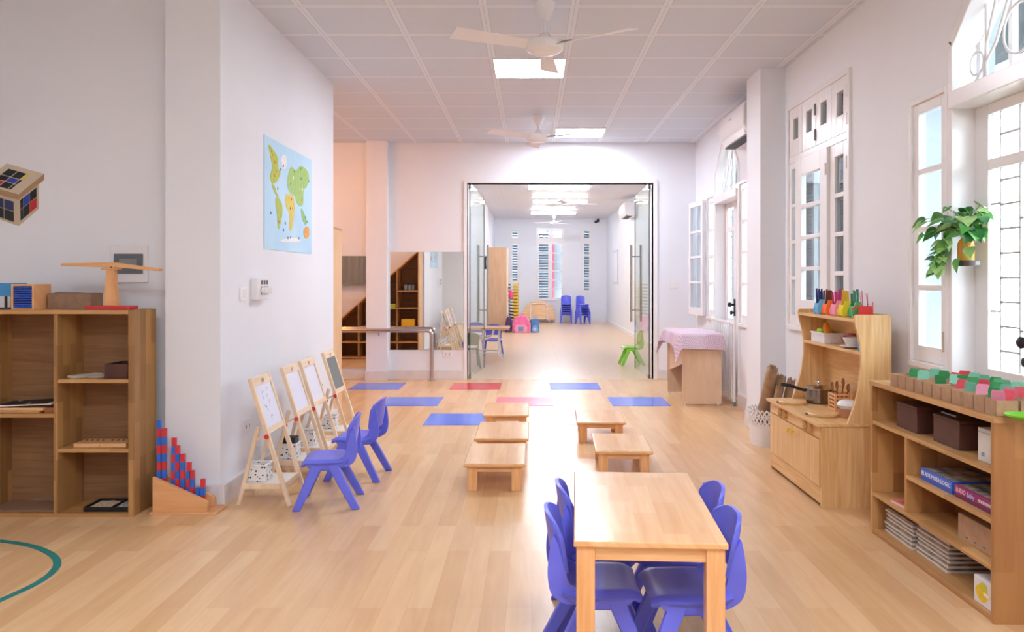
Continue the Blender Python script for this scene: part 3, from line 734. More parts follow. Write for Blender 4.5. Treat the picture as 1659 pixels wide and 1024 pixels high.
# world map
t = thing('map_picture', 'light blue illustrated world map poster above the easels', 'poster', (-1.7235, 5.6, 1.8))
MB().box(0, .003, -.51, .585, -.355, .38).build('sheet', mottled('map sea blue', '#b2daf4', '#bee2f7', 3, .5), t)
def mp(cx_, cy_):
    px, py = 370+cx_/3.413, 200+cy_/3.413; Y = 1.725*1280/(861-px)
    return (Y-5.6, 1.25-(py-452)*Y/1280-1.8)
LANDS = [('continent', '#b9c63c', [(218,118),(240,140),(268,190),(272,250),(285,270),(270,310),(255,330),(235,330),(228,290),(238,240),(228,180)]),
 ('continent', '#a9c04c', [(235,335),(250,345),(264,385),(276,408),(262,400),(246,372)]),
 ('continent', '#b5c53f', [(262,405),(285,430),(295,470),(290,530),(275,585),(268,560),(265,500),(256,440)]),
 ('continent', '#eef2f4', [(288,190),(312,175),(318,235),(300,252)]),
 ('continent', '#a5cc6a', [(330,270),(345,240),(370,262),(395,235),(430,258),(442,300),(430,350),(412,370),(410,440),(395,460),(375,440),(362,400),(340,385),(326,360),(322,320)]),
 ('continent', '#e3cf55', [(312,400),(325,390),(350,395),(362,440),(357,520),(345,590),(333,580),(333,500),(315,460)]),
 ('continent', '#8fc07a', [(398,470),(412,490),(430,540),(420,560),(402,520)]),
 ('continent', '#e6a84e', [(413,585),(426,572),(441,578),(442,620),(425,638),(412,615)]),
 ('continent', '#f2f5f6', [(285,645),(345,632),(392,640),(386,655),(300,656)])]
for i, (nm, col, pts) in enumerate(LANDS):
    pts = [(px, py) for px, py in pts]
    MB().prism([mp(*p) for p in smooth_loop(pts, 3)], 'yz', .003, .0045).build(nm, mottled('map land %d' % i, col, '#%s' % ''.join('%02x' % max(0, int(col[k:k+2], 16)-14) for k in (1, 3, 5)), 30, .5), t)
rnd = random.Random(11)
for col, ps in (('#2f3f4a', [(230,495),(310,552),(338,470),(398,305),(300,590),(325,633),(385,635),(340,630)]), ('#c9502f', [(235,155),(252,215),(300,235),(340,335),(345,420),(275,545),(425,600),(250,290)]), ('#3f7a55', [(268,360),(420,520),(430,545),(440,320),(285,255),(395,250),(360,265)]), ('#f0f0ea', [(405,365),(300,205),(355,300)]), ('#d9862c', [(330,410),(400,425),(240,175),(262,265),(350,470)])):
    q = MB()
    for p in ps:
        y, z = mp(*p); s2 = .010
        q.prism([(y-s2*.7, z-s2), (y+s2*.7, z-s2*.8), (y+s2*.9, z+s2*.3), (y+s2*.1, z+s2*1.2), (y-s2*.8, z+s2*.5)], 'yz', .0045, .0055)
    tag(q.build('animal_drawing', mat('map ink '+col, col, .5), t), 'tiny animal drawings', kind='stuff')
t = thing('control_panel', 'white wall control box with three knobs and switches under the map', 'control panel', (-1.725, 4.96, 1.19))
MB().box(0, .045, -.10, .10, -.07, .07).build('box', WHITEM, t, bevel=.006)
for i in range(3):
    y = -.035+i*.047
    MB().box(.045, .048, y-.014, y+.014, .026, .052).build('switch', mat('dark grey switch', '#55565a', .4), t, bevel=.001)
    MB().lathe([(.027, 0), (.027, .003), (.022, .003)], (.045, y, -.012), 24, 'x').build('dial_ring', mat('dial grey', '#77777b', .5), t)
    k = MB(); k.lathe([(.021, 0), (.019, .018), (.0, .018)], (.048, y, -.012), 20, 'x'); k.box(.06, .076, y-.005, y+.005, -.03, .006); k.build('knob', WHITEM, t, smooth=True)
def plate_thing(name, label, cat, x, y, z, wy, wz, nx, parts):
    """wall plate; nx = +1 faces +X (left wall), 'y' faces -Y"""
    t = thing(name, label, cat, (x, y, z))
    if nx == 1:
        MB().box(0, .008, -wy/2, wy/2, -wz/2, wz/2).build('plate', WHITEM, t, bevel=.003)
        for (a, b, w2, h2, m2) in parts: MB().box(.008, .011, a-w2/2, a+w2/2, b-h2/2, b+h2/2).build('rocker' if m2 is WHITE else 'socket_slot', m2, t, bevel=.001)
    else:
        MB().box(-wy/2, wy/2, -.008, 0, -wz/2, wz/2).build('plate', WHITEM, t, bevel=.003)
        for (a, b, w2, h2, m2) in parts: MB().box(a-w2/2, a+w2/2, -.011, -.008, b-h2/2, b+h2/2).build('rocker' if m2 is WHITE else 'socket_slot', m2, t, bevel=.001)
GREYS = mat('socket slot grey', '#8c8b8e', .5)
plate_thing('light_switch', 'white light switch beside the control box', 'switch', -1.725, 4.72, 1.16, .10, .08, 1, [(.01, .005, .05, .05, WHITE)])
plate_thing('wall_socket', 'white wall socket behind the nearest easel', 'socket', -1.725, 4.78, .36, .12, .085, 1, [(-.025, 0, .008, .02, GREYS), (.025, 0, .008, .02, GREYS)])
plate_thing('wall_socket', 'white wall socket behind the chalkboard easel', 'socket', -1.725, 6.46, .38, .12, .085, 1, [(-.025, 0, .008, .02, GREYS), (.025, 0, .008, .02, GREYS)])
plate_thing('wall_socket', 'white wall socket below the larger mirror', 'socket', -1.04, 9.82, .315, .12, .075, 'y', [(-.025, 0, .008, .02, GREYS), (.025, 0, .008, .02, GREYS)])
plate_thing('light_switch', 'white light switch above the gingham covered table', 'switch', 1.77, 9.82, 1.165, .10, .07, 'y', [(0, 0, .06, .045, WHITE)])

# ------------------------------------------------------------------ easels
def easel(y, board_m, label, name='easel'):
    W = .285
    t = thing(name, label, 'easel', (-1.475, y, 0), group='wooden easels along the map wall')
    ft = lambda z: .145-.22*z/.70
    for k, yy in enumerate((0, W)):
        MB().beam((ft(0)+.0, yy, .0), (ft(.70), yy, .70), .022, .022, (0, 1, 0)).build('leg', PINE, t, bevel=.002)
        bk = lambda z: -.145+.108*z/.43
        MB().beam((bk(0), yy+(.024 if k == 0 else -.024), 0), (bk(.43), yy+(.024 if k == 0 else -.024), .43), .02, .02, (0, 1, 0)).build('leg', PINE, t, bevel=.002)
        s_ = MB().beam((ft(.385)-.01, yy+(.026 if k == 0 else -.026), .388), (bk(.40), yy+(.026 if k == 0 else -.026), .36), .012, .02, (0, 1, 0)).build('strut', PINE, t)
        q = MB(); q.M = Matrix.Translation((ft(.385), yy, .385)) @ Matrix.Rotation(R(90), 4, 'X'); q.lathe([(.004, -.018), (.013, -.016), (.013, -.026), (0, -.028)], n=16) if k else q.lathe([(.004, .018), (.013, .016), (.013, .026), (0, .028)], n=16)
        q.build('knob', RED, s_, smooth=True)
    sl = Vector((-.22, 0, .70)).normalized(); P = lambda z, dx=0: (ft(z)+dx, z)
    def bar(z, h, nm):
        m = MB(); a, b = P(z), P(z+h); m.hexa([(a[0]-.008, .011, a[1]), (a[0]+.010, .011, a[1]), (a[0]+.010, W-.011, a[1]), (a[0]-.008, W-.011, a[1])], [(b[0]-.008, .011, b[1]), (b[0]+.010, .011, b[1]), (b[0]+.010, W-.011, b[1]), (b[0]-.008, W-.011, b[1])])
        return m.build(nm, PINEY, t, bevel=.002)
    r_ = bar(.655, .045, 'top_rail'); bar(.395, .03, 'rail')
    z = .675; MB().box(ft(z)+.010, ft(z)+.016, W/2-.012, W/2+.012, z-.01, z+.012).build('clip', STEEL, r_)
    m = MB(); a, b = P(.425), P(.655); m.hexa([(a[0]-.004, .011, a[1]), (a[0]+.004, .011, a[1]), (a[0]+.004, W-.011, a[1]), (a[0]-.004, W-.011, a[1])], [(b[0]-.004, .011, b[1]), (b[0]+.004, .011, b[1]), (b[0]+.004, W-.011, b[1]), (b[0]-.004, W-.011, b[1])])
    bo = m.build('board', board_m, t)
    m = MB(); z = .105; m.box(-.122, .112, .014, W-.014, z, z+.012); tr = m.build('tray', mat('white laminate', '#e4dfd8', .4), t)
    m = MB(); m.box(-.125, .115, .011, .022, z-.016, z+.014); m.box(-.125, .115, W-.022, W-.011, z-.016, z+.014); m.build('tray_rail', PINE, t, bevel=.001)
    m = MB(); m.box(.104, .115, .022, W-.022, z-.01, z+.016); m.build('tray_rail', PINEY, t, bevel=.001)
    return t, bo, ft
WB = mat('whiteboard', '#e3e4f2', .18)
CB = mat('chalkboard', '#75797a', .6)
t, bo, ft = easel(4.35, WB, 'wooden easel nearest the viewer, whiteboard with a small dark scribble')
q = MB()
def bp(u, v): z = .425+.23*v; return (ft(z)+.0045, .03+.26*u, z)
for (u, v, s2) in ((.22, .47, .011), (.26, .42, .013), (.30, .36, .011), (.34, .31, .009), (.2, .52, .006)):
    a = Vector(bp(u, v)); q.poly([a+Vector((0, -s2, -s2*1.1)), a+Vector((0, s2, -s2)), a+Vector((-.003, s2*.8, s2)), a+Vector((-.003, -s2*.9, s2*.9))])
q.build('scribble', mat('marker grey', '#55565f', .6), bo)
q = MB()
for (u, v, s2) in ((.3, .8, .012), (.5, .7, .01), (.25, .68, .009), (.55, .55, .011), (.42, .2, .012), (.6, .86, .008)):
    a = Vector(bp(u, v)); q.tube([a+Vector((-s2*.6*sin(k)*.3+.001, s2*cos(k), s2*sin(k))) for k in (0, .9, 1.9, 2.9, 3.8, 4.6)], .0009, 5)
q.build('doodle', mat('pencil grey', '#b5b5c8', .6), bo)
easel(4.90, WB, 'second wooden easel from the viewer, blank whiteboard'); easel(5.28, WB, 'third wooden easel, blank whiteboard between its neighbours'); easel(5.86, CB, 'farthest wooden easel with a grey chalkboard')
TERR = dots('terrazzo white', '#e9e8e6', '#202022', 58, .31)
for y, x, lab in ((4.44, -1.535, 'white black-speckled basket on the tray of the nearest easel'), (5.0, -1.535, 'white black-speckled basket on the second easel tray'), (5.40, -1.535, 'white black-speckled basket on the third easel tray'), (6.0, -1.535, 'white black-speckled basket under the chalkboard')):
    t = thing('storage_basket', lab, 'basket', (x, y+.02, .1178), group='speckled baskets on the easel trays')
    q = MB(); th = .005
    for (a, b, c, d) in ((-.055, .055, -.055, -.05), (-.055, .055, .05, .055), (-.055, -.05, -.05, .05), (.05, .055, -.05, .05)): q.box(a, b, c, d, .004, .09)
    q.box(-.055, .055, -.055, .055, 0, .004); q.build('basket_body', TERR, t, bevel=.002)
    q = MB(); q.box(-.058, .058, -.058, -.048, .086, .094); q.box(-.058, .058, .048, .058, .086, .094); q.box(-.058, -.048, -.048, .048, .086, .094); q.box(.048, .058, -.048, .048, .086, .094); q.build('rim', WHITEM, t)
t = thing('marker_box', 'black board eraser standing on the basket of the second easel', 'eraser', (-1.535, 5.02, .2125)); MB().box(-.045, .045, -.04, .04, 0, .03).build('pad', BLACK, t, bevel=.003); MB().box(-.045, .045, -.04, .04, .03, .036).build('grip', mat('eraser felt', '#2c2c30', .9), t)

# ------------------------------------------------------------------ child chairs
def chair(label, loc, rotz, m=BLUE, group='blue plastic child chairs'):
    t = thing('child_chair', label, 'chair', loc, rotz, group)
    # seat: sheet with turned down front and side edges
    def sf(u, v):
        x = -.12+.25*u; y = (v-.5)*2; w = .136+.010*sin(pi*u)-.012*max(0, (u-.8)/.2)**2
        z = .262-.004*cos(y*pi/2)-.016*max(0, (u-.82)/.18)**2-.014*max(0, (abs(y)-.86)/.14)**2+.012*max(0, (.15-u)/.15)
        return (x, y*w, z)
    m_ = MB(); m_.slab(sf, 14, 16, .014)
    m_.build('seat', m, t, smooth=True, ang=60)
    for s2 in (-1, 1):
        m_ = MB(); m_.hexa([(-.055, s2*.112, .208), (.075, s2*.112, .208), (.075, s2*.136, .208), (-.055, s2*.136, .208)], [(-.115, s2*.112, .257), (.118, s2*.112, .249), (.118, s2*.138, .249), (-.115, s2*.138, .257)])
        m_.build('seat_rail', m, t, bevel=.006, smooth=True)
    def bf(u, v):
        y = (u-.5)*2; z = .322+.176*v
        top = max(0, (v-.55)/.45); hw = (.124+.018*sin(pi*min(1, v*1.1)*.5))*(1-.13*top**3)
        x = -.138-.15*(z-.30)+.040*abs(y)**2.5
        return (x, y*hw, z-.034*abs(y)**3.2*top)
    m_ = MB(); m_.slab(bf, 18, 14, .013)
    for s2 in (-1, 1):   # arms that sweep from the seat up into the back panel
        pr = [(.02, .240), (-.085, .224), (-.125, .234), (-.152, .258), (-.162, .295), (-.163, .345), (-.150, .43), (-.138, .43), (-.108, .345), (-.102, .305), (-.086, .279), (-.05, .264), (.02, .262)]
        m_.prism(smooth_loop(pr), 'xz', s2*.112, s2*.127)
    m_.build('backrest', m, t, bevel=.004, smooth=True, ang=50)
    for sx, xt, xb in ((1, .050, .155), (-1, -.030, -.16)):
        for s2 in (-1, 1):
            q = MB(); q.frus((xb, s2*.150, 0), (.022, .014), (xt, s2*.124, .242), (.030, .013)); q.build('leg', m, t, bevel=.005, smooth=True)
    return t
c0 = chair('blue child chair tucked under the table, nearest on its backrest-left row', (.215, 2.615, 0), 0)
c0['label'] = 'nearer blue child chair on the aisle side of the table'
G = 'blue plastic child chairs'
dup(c0, 'farther blue child chair on the aisle side of the table', (.262, 2.945, 0), R(2), G)
dup(c0, 'nearer blue child chair on the window side of the table', (.50, 2.572, 0), R(182), G)
dup(c0, 'farther blue child chair on the window side of the table', (.53, 2.905, 0), R(180), G)
dup(c0, 'blue child chair facing the nearest easel', (-1.13, 4.42, 0), R(187), G)
dup(c0, 'blue child chair facing the middle easels, behind the first', (-1.10, 5.02, 0), R(176), G)
g1 = dup(c0, 'bright green child chair behind the right glass door', (1.46, 11.55, 0), R(183)); recolour(g1, GREEN)
g2 = dup(c0, 'dark green child chair between the jamb and the left glass door', (-.89, 11.2, 0), R(100)); recolour(g2, DGREEN)
FG = 'stacked blue chairs in the far room'
NM = ['bottom', 'second', 'third', 'fourth', 'fifth', 'top']
for sx, sy, rz, nm in ((.98, 22.25, R(-90), 'straight stack beside the round table'), (1.42, 21.9, R(-62), 'turned stack nearest the side wall')):
    for k in range(6):
        dup(c0, '%s blue chair of the %s' % (NM[k], nm), (sx, sy, k*.058), rz, FG)

# ------------------------------------------------------------------ child table
def table(name, label, loc, w, l, h, leg, top_t, apron, over, rotz=0, bev=.006, group=None, topm=RUB):
    t = thing(name, label, 'table', loc, rotz, group)
    MB().box(-w/2, w/2, -l/2, l/2, h-top_t, h).build('tabletop', topm, t, bevel=bev, seg=3)
    a, b = w/2-over, l/2-over
    for sx in (-1, 1):
        for sy in (-1, 1): MB().box(min(sx*a, sx*(a-leg)), max(sx*a, sx*(a-leg)), min(sy*b, sy*(b-leg)), max(sy*b, sy*(b-leg)), 0, h-top_t).build('leg', RUBZ, t, bevel=.003)
    for s2 in (-1, 1):
        MB().box(-a+leg, a-leg, min(s2*(b-.008), s2*(b-.028)), max(s2*(b-.008), s2*(b-.028)), h-top_t-apron, h-top_t).build('apron', RUBX, t, bevel=.001)
        MB().box(min(s2*(a-.008), s2*(a-.028)), max(s2*(a-.008), s2*(a-.028)), -b+leg, b-leg, h-top_t-apron, h-top_t).build('apron', RUB, t, bevel=.001)
    return t
table('child_table', 'glossy rubberwood child table with four blue chairs tucked under it', (.372, 2.728, 0), .45, .845, .48, .055, .018, .042, .008, rotz=R(-3.2), bev=.004)
LG = 'low rubberwood tables in the aisle'
for x0, x1, y0, y1, lab in ((-.402, -.036, 4.63, 5.22, 'nearest low table of the row of three'), (-.392, -.018, 5.37, 6.01, 'middle low table of the row of three'), (-.393, -.020, 6.31, 6.94, 'farthest low table of the row of three'),
                            (.412, .778, 4.97, 5.56, 'nearer of the two low tables beyond the chairs and child table'), (.352, .728, 5.99, 6.56, 'farther of the two low tables, in line with the pink square')):
    table('low_table', lab, ((x0+x1)/2, (y0+y1)/2, 0), x1-x0, y1-y0, .165, .06, .022, .032, .022, rotz=R(-2 if x0 > 0 else 0), bev=.009, group=LG)

# ------------------------------------------------------------------ alcove: stair shelf, curtain, mirrors, rail
t = thing('stair_shelf', 'wooden shelf with a slanting stair-shaped top behind the map wall', 'shelf', (-1.75, 6.89, 0))
zt = lambda x: 1.69+.876*(x)   # x is local, negative going to the alcove
dv = [0, -.34, -.64, -.94, -1.25, -1.55]
PXZ = wood('tan laminate side', '#d9ae7d', '#e4bb8b', 'Z', .4, None, .5, 12)
for i, x in enumerate(dv):
    m = MB(); w = .022; m.prism([(x-w, 0), (x, 0), (x, zt(x)), (x-w, zt(x-w))], 'xz', 0, .40); m.build('side_panel' if i in (0, 5) else 'divider', PXZ if i == 0 else OAK, t)
m = MB(); m.prism([(0, zt(0)), (-1.572, zt(-1.572)), (-1.572, zt(-1.572)+.022), (0, zt(0)+.022)], 'xz', -.002, .402); m.build('top_board', OAKX, t)
MB().prism([(-.0, .0), (-1.572, 0), (-1.572, zt(-1.572)), (0, zt(0))], 'xz', 0, .006).build('back_panel', PLY, t)
for a, b in zip(dv, dv[1:]):
    for z in (.03, .27, .51, .80, 1.07):
        if z < zt(b)-.12: MB().box(b, a-.022, .008, .395, z-.02, z).build('shelf_board', OAKX, t)
for (x, z, c, lab) in ((-1.86, 1.07, '#7a8a92', 'clear lidded jar on the upper board of the stair shelf, by its side panel'), (-1.92, 1.07, '#7a8a92', 'clear lidded jar in the middle of three on the stair shelf'), (-1.98, 1.07, '#7a8a92', 'clear lidded jar farthest from the side panel on the stair shelf')):
    t = thing('jar', lab, 'jar', (x, 7.2, z+.001), group='jars on the stair shelf'); MB().lathe([(.024, 0), (.026, .01), (.026, .08), (.02, .09)], n=18).build('glass_body', mat('jar grey', c, .15), t, smooth=True); MB().cyl((0, 0, .09), .024, .018, 18).build('lid', BLACK, t)
open_box('toy_bin', 'yellow open bin on the stair shelf', 'bin', mat('yellow plastic', '#e2b52c', .45), -2.04, -1.83, 7.05, 7.25, .511, .62)
open_box('toy_bin', 'dark open bin on the upper board of the stair shelf', 'bin', BLACK, -2.055, -2.012, 7.1, 7.26, 1.071, 1.10)
open_box('toy_bin', 'lime open bin on the second column of the stair shelf', 'bin', mat('lime plastic', '#a5c43a', .45), -2.36, -2.13, 7.05, 7.25, .801, .86)
CURT = mat('grey curtain', '#8c8f8e', .35)
t = thing('curtain', 'grey hanging curtain above the stair shelf', 'curtain', (-2.85, 6.96, 0))
MB().slab(lambda u, v: (-.42+.84*u, .018*sin(u*50), 1.16+.89*v), 60, 6, .004).build('curtain_cloth', CURT, t, smooth=True)
MB().tube([(-.48, 0, 2.06), (.48, 0, 2.06)], .012, 10).build('curtain_rail', STEEL, t)

for x0, x1, z0, z1, lab in ((-1.772, -.845, .37, 1.585, 'large frameless wall mirror beside the glass door opening'), (-2.46, -2.035, .14, 1.535, 'narrow frameless wall mirror beyond the pilaster')):
    t = thing('wall_mirror', lab, 'mirror', ((x0+x1)/2, 9.82, 0)); w = (x1-x0)/2
    MB().box(-w, w, -.006, -.0005, z0, z1).build('mirror_glass', MIRROR, t)
    MB().box(-w-.002, w+.002, -.0055, 0, z0-.002, z1+.002).build('backing', mat('mirror edge', '#a8b8b4', .3), t)
t = thing('handrail', 'stainless steel handrail in front of the wall mirrors', 'handrail', (-1.22, 9.66, 0))
q = MB(); q.tube([(-1.6, 0, .62), (-.05, 0, .62), (-.02, 0, .613), (-.004, 0, .59), (0, 0, .56), (0, 0, 0.004)], .026, 14); q.build('rail', STEEL, t, smooth=True)
MB().cyl((0, 0, 0), .042, .012, 20).build('base_flange', STEEL, t, smooth=True)
q = MB(); q.tube([(-.65, 0, .60), (-.65, .02, .56), (-.65, .04, .56)], .008, 8); q.build('bracket', STEEL, t, smooth=True)

# ------------------------------------------------------------------ play kitchen
t = thing('play_kitchen', 'wooden toy kitchen with a cupboard and two upper shelves below the shuttered window', 'play kitchen', (1.56, 4.30, 0))
Lk = .93
side = [(.02, 0), (.40, 0), (.40, 1.045), (.385, 1.055), (.21, 1.055), (.20, 1.045), (.203, 1.0), (.222, .93), (.236, .85), (.236, .76), (.222, .65), (.195, .55), (.165, .47), (.155, .445), (.02, .445)]
for y in (0, Lk-.02): MB().prism(side, 'xz', y, y+.02).build('side_panel', ASH, t, bevel=.0015)
MB().box(-.005, .385, -.008, Lk+.008, .445, .462).build('counter', ASHY, t, bevel=.002)
bpy.context.view_layer.update()
t.children[-1].name = 'counter'
MB().box(.385, .398, .02, Lk-.02, .02, 1.03).build('back_panel', ASHY, t)
for z, x in ((1.03, .205), (.85, .238)): MB().box(x, .385, .02, Lk-.02, z-.018, z).build('shelf_board', ASHY, t, bevel=.0015)
MB().box(.37, .384, .02, Lk-.02, 1.03, 1.056).build('shelf_rim', ASHY, t, bevel=.001)
MB().box(.022, .036, .02, Lk-.02, .02, .11).build('plinth', ASHY, t)
MB().box(.018, .034, .02, Lk-.02, .375, .443).build('control_front', ASHY, t)
for k, (a, b) in enumerate(((.024, .463), (.467, Lk-.024))):
    d_ = MB().box(.014, .032, a, b, .115, .37).build('door', ASH, t, bevel=.002)
    yk = .43 if k == 0 else .50
    q = MB(); q.lathe([(.006, 0), (.006, -.012), (.013, -.016), (.013, -.024), (0, -.028)], (.014, yk, .335), 16, 'x'); q.build('knob', mat('yellow knob', '#e8c455', .3), d_, smooth=True)
for y in (.15, .24, .60, .69):
    q = MB(); q.prism([(y-.014, .385), (y+.014, .385), (y+.026, .40), (y+.026, .42), (y+.012, .432), (y-.012, .432), (y-.026, .42), (y-.026, .40)], 'yz', .004, .018); q.box(.0, .004, y-.005, y+.005, .385, .43)
    q.build('dial', mat('carved ash', '#c69a5f', .45), t, bevel=.001)
zc = .4625
for y, lab in ((4.56, 'round wooden hob plate nearest the low bookcase'), (5.0, 'round wooden hob plate in front of the saucepan')):
    t = thing('hob_plate', lab, 'hob plate', (1.68 if y < 4.8 else 1.65, y, zc+.0003)); MB().lathe([(.085, 0), (.088, .004), (.088, .014), (.084, .018), (0, .018)], n=32).build('disc', ASHY, t, smooth=True); MB().box(-.098, -.08, -.006, .006, .004, .016).build('peg', mat('dark peg', '#8a6a44', .5), t)
t = thing('saucepan', 'small steel saucepan with glass lid and black handle on the toy kitchen', 'saucepan', (1.825, 5.03, zc+.0005))
MB().lathe([(.0, 0), (.072, 0), (.08, .008), (.08, .085), (.083, .088), (.078, .088), (.078, .01), (0, .01)], n=32).build('pan_body', mat('darkened pan steel', '#8f8a86', .2, 1.), t, smooth=True)  # steel base darkened to tone down white reflections
MB().lathe([(.082, .088), (.083, .094), (.06, .108), (.02, .114), (0, .115)], n=32).build('lid', mat('steel lid', '#b9bcc0', .12, 1.), t, smooth=True)
MB().lathe([(.008, .114), (.008, .122), (.018, .13), (.016, .138), (0, .14)], n=20).build('lid_knob', CHROME, t, smooth=True)
q = MB(); q.tube([(-.078, .012, .075), (-.12, .02, .088), (-.17, .03, .105), (-.225, .04, .112)], [.008, .010, .012, .011], 10); q.build('handle', BLACK, t, smooth=True)
q = MB(); q.tube([(.07, -.04, .07), (.09, -.055, .072), (.10, -.03, .072), (.078, -.005, .07)], .007, 8); q.build('side_handle', BLACK, t, smooth=True)
t = thing('utensil_basket', 'slatted wooden basket of toy utensils on the kitchen counter', 'basket', (1.86, 4.76, zc))
q = MB()
for z in (0, .022, .044, .066, .088): q.box(-.05, .05, -.05, -.043, z, z+.013); q.box(-.05, .05, .043, .05, z, z+.013); q.box(-.05, -.043, -.043, .043, z, z+.013); q.box(.043, .05, -.043, .043, z, z+.013)
q.build('slats', RUB, t)
q = MB()
for sx in (-.047, .047):
    for sy in (-.047, .047): q.box(sx-.006, sx+.006, sy-.006, sy+.006, 0, .101)
q.build('corner_posts', RUBZ, t)
MB().box(-.042, .042, -.042, .042, .001, .008).build('basket_floor', RUBX, t)
BROWNW = mat('dark turned wood', '#8a4f28', .4)
for i, (x, y, a, b, lab) in enumerate(((-.02, .025, -.02, .02, 'fork-like'), (-.015, -.0, -.01, -.005, 'slim'), (.015, .022, .02, .01, 'broad'), (.02, -.02, .02, -.02, 'long leaning'))):
    u = thing('wooden_utensil', '%s brown wooden utensil standing in the slatted basket' % lab, 'utensil', (1.86+x, 4.76+y, zc+.009), group='toy utensils in the basket')
    q = MB(); h = .15+.015*(i % 3); q.tube([(0, 0, 0), (a*.6, b*.6, h*.7)], .005, 8); q.build('handle', BROWNW, u, smooth=True)
    q = MB(); q.M = Matrix.Translation((a*.7, b*.7, h*.84)); q.slab(lambda p, w2: (.006*sin(pi*p), (p-.5)*.03*(.5+sin(pi*w2)), (w2-.5)*.05), 5, 6, .004); q.build('blade', BROWNW, u, smooth=True)
t = thing('toy_bowl', 'terracotta bowl by the utensil basket on the kitchen counter', 'bowl', (1.80, 4.50, zc)); MB().lathe([(0, 0), (.04, 0), (.052, .05), (.048, .05), (.037, .005), (0, .006)], n=24).build('bowl_body', mat('terracotta', '#b98563', .6), t, smooth=True)
t = thing('plastic_bag', 'crumpled clear white plastic bag lying in the terracotta bowl', 'bag', (1.80, 4.50, zc+.02))
rnd = random.Random(5); MB().lathe([(0, 0), (.03, .0), (.045, .035), (.058, .05), (.05, .068), (.03, .078), (0, .08)], n=18).build('bag_film', mottled('white film', '#dfe6ee', '#f3f6f8', 25, .25), t, smooth=True)
# upper shelf things
zs = .8505
open_t = thing('toy_basket', 'white plastic basket of toy food on the middle kitchen shelf', 'basket', (1.872, 4.99, zs))
q = MB()
for (a, b, c, d) in ((-.065, .065, -.115, -.11), (-.065, .065, .11, .115), (-.065, -.06, -.11, .11), (.06, .065, -.11, .11)): q.box(a, b, c, d, .003, .058)
q.box(-.065, .065, -.115, .115, 0, .003); q.build('basket_body', dots('pierced white', '#e3e2e4', '#a9a8ad', 90, .22), open_t, bevel=.002)
q = MB(); q.box(-.07, .07, -.12, -.108, .056, .064); q.box(-.07, .07, .108, .12, .056, .064); q.box(-.07, -.058, -.108, .108, .056, .064); q.box(.058, .07, -.108, .108, .056, .064); q.build('rim', WHITEM, open_t, bevel=.002)
u = thing('toy_lettuce', 'lime green toy vegetable at the far end of the white basket', 'toy food', (1.872, 5.04, zs+.0045)); rnd = random.Random(2)
MB().lathe([(0, 0), (.03, .0), (.042, .04), (.05, .065), (.045, .078), (.02, .082), (0, .08)], n=16).build('toy_body', mat('lime toy', '#b7e62c', .4), u, smooth=True)
u = thing('toy_corn', 'orange toy vegetable leaning up in the white basket', 'toy food', (1.86, 4.94, zs+.018)); u.rotation_euler.x = R(-28)
MB().lathe([(0, 0), (.016, .005), (.022, .04), (.022, .09), (.014, .115), (0, .122)], n=16).build('toy_body', mat('orange toy', '#e8952a', .4), u, smooth=True)
u = thing('toy_cup', 'dull red toy jug behind the white bowl', 'jug', (1.90, 4.70, zs)); MB().lathe([(0, 0), (.03, 0), (.036, .04), (.028, .075), (.025, .075), (.032, .04), (.026, .005), (0, .005)], n=20).build('jug_body', mat('dull red toy', '#b5615c', .5), u, smooth=True); q = MB(); q.tube([(-.03, 0, .06), (-.055, 0, .05), (-.05, 0, .025), (-.034, 0, .02)], .004, 8); q.build('handle', mat('dull red toy', '#b5615c', .5), u, smooth=True)
PORC = mat('white porcelain', '#dfdcd9', .25)
u = thing('plate', 'white plate under the bowl on the middle kitchen shelf', 'plate', (1.862, 4.565, zs+.0008)); MB().lathe([(0, 0), (.045, 0), (.078, .012), (.078, .016), (.045, .005), (0, .005)], n=32).build('plate_body', PORC, u, smooth=True)
u = thing('bowl', 'white bowl sitting on the plate on the middle kitchen shelf', 'bowl', (1.862, 4.565, zs+.0068)); MB().lathe([(0, 0), (.035, 0), (.062, .052), (.06, .055), (.033, .006), (0, .006)], n=32).build('bowl_body', PORC, u, smooth=True)
u = thing('toy_mug', 'blue cup beside the white bowl on the middle kitchen shelf', 'cup', (1.85, 4.40, zs)); MB().lathe([(0, 0), (.03, 0), (.033, .075), (.03, .075), (.028, .005), (0, .005)], n=22).build('cup_body', mat('cup blue', '#3fa0d8', .35), u, smooth=True); q = MB(); q.tube([(.0, .03, .06), (0, .055, .055), (0, .055, .025), (0, .03, .02)], .004, 8); q.build('handle', mat('cup blue', '#3fa0d8', .35), u, smooth=True)

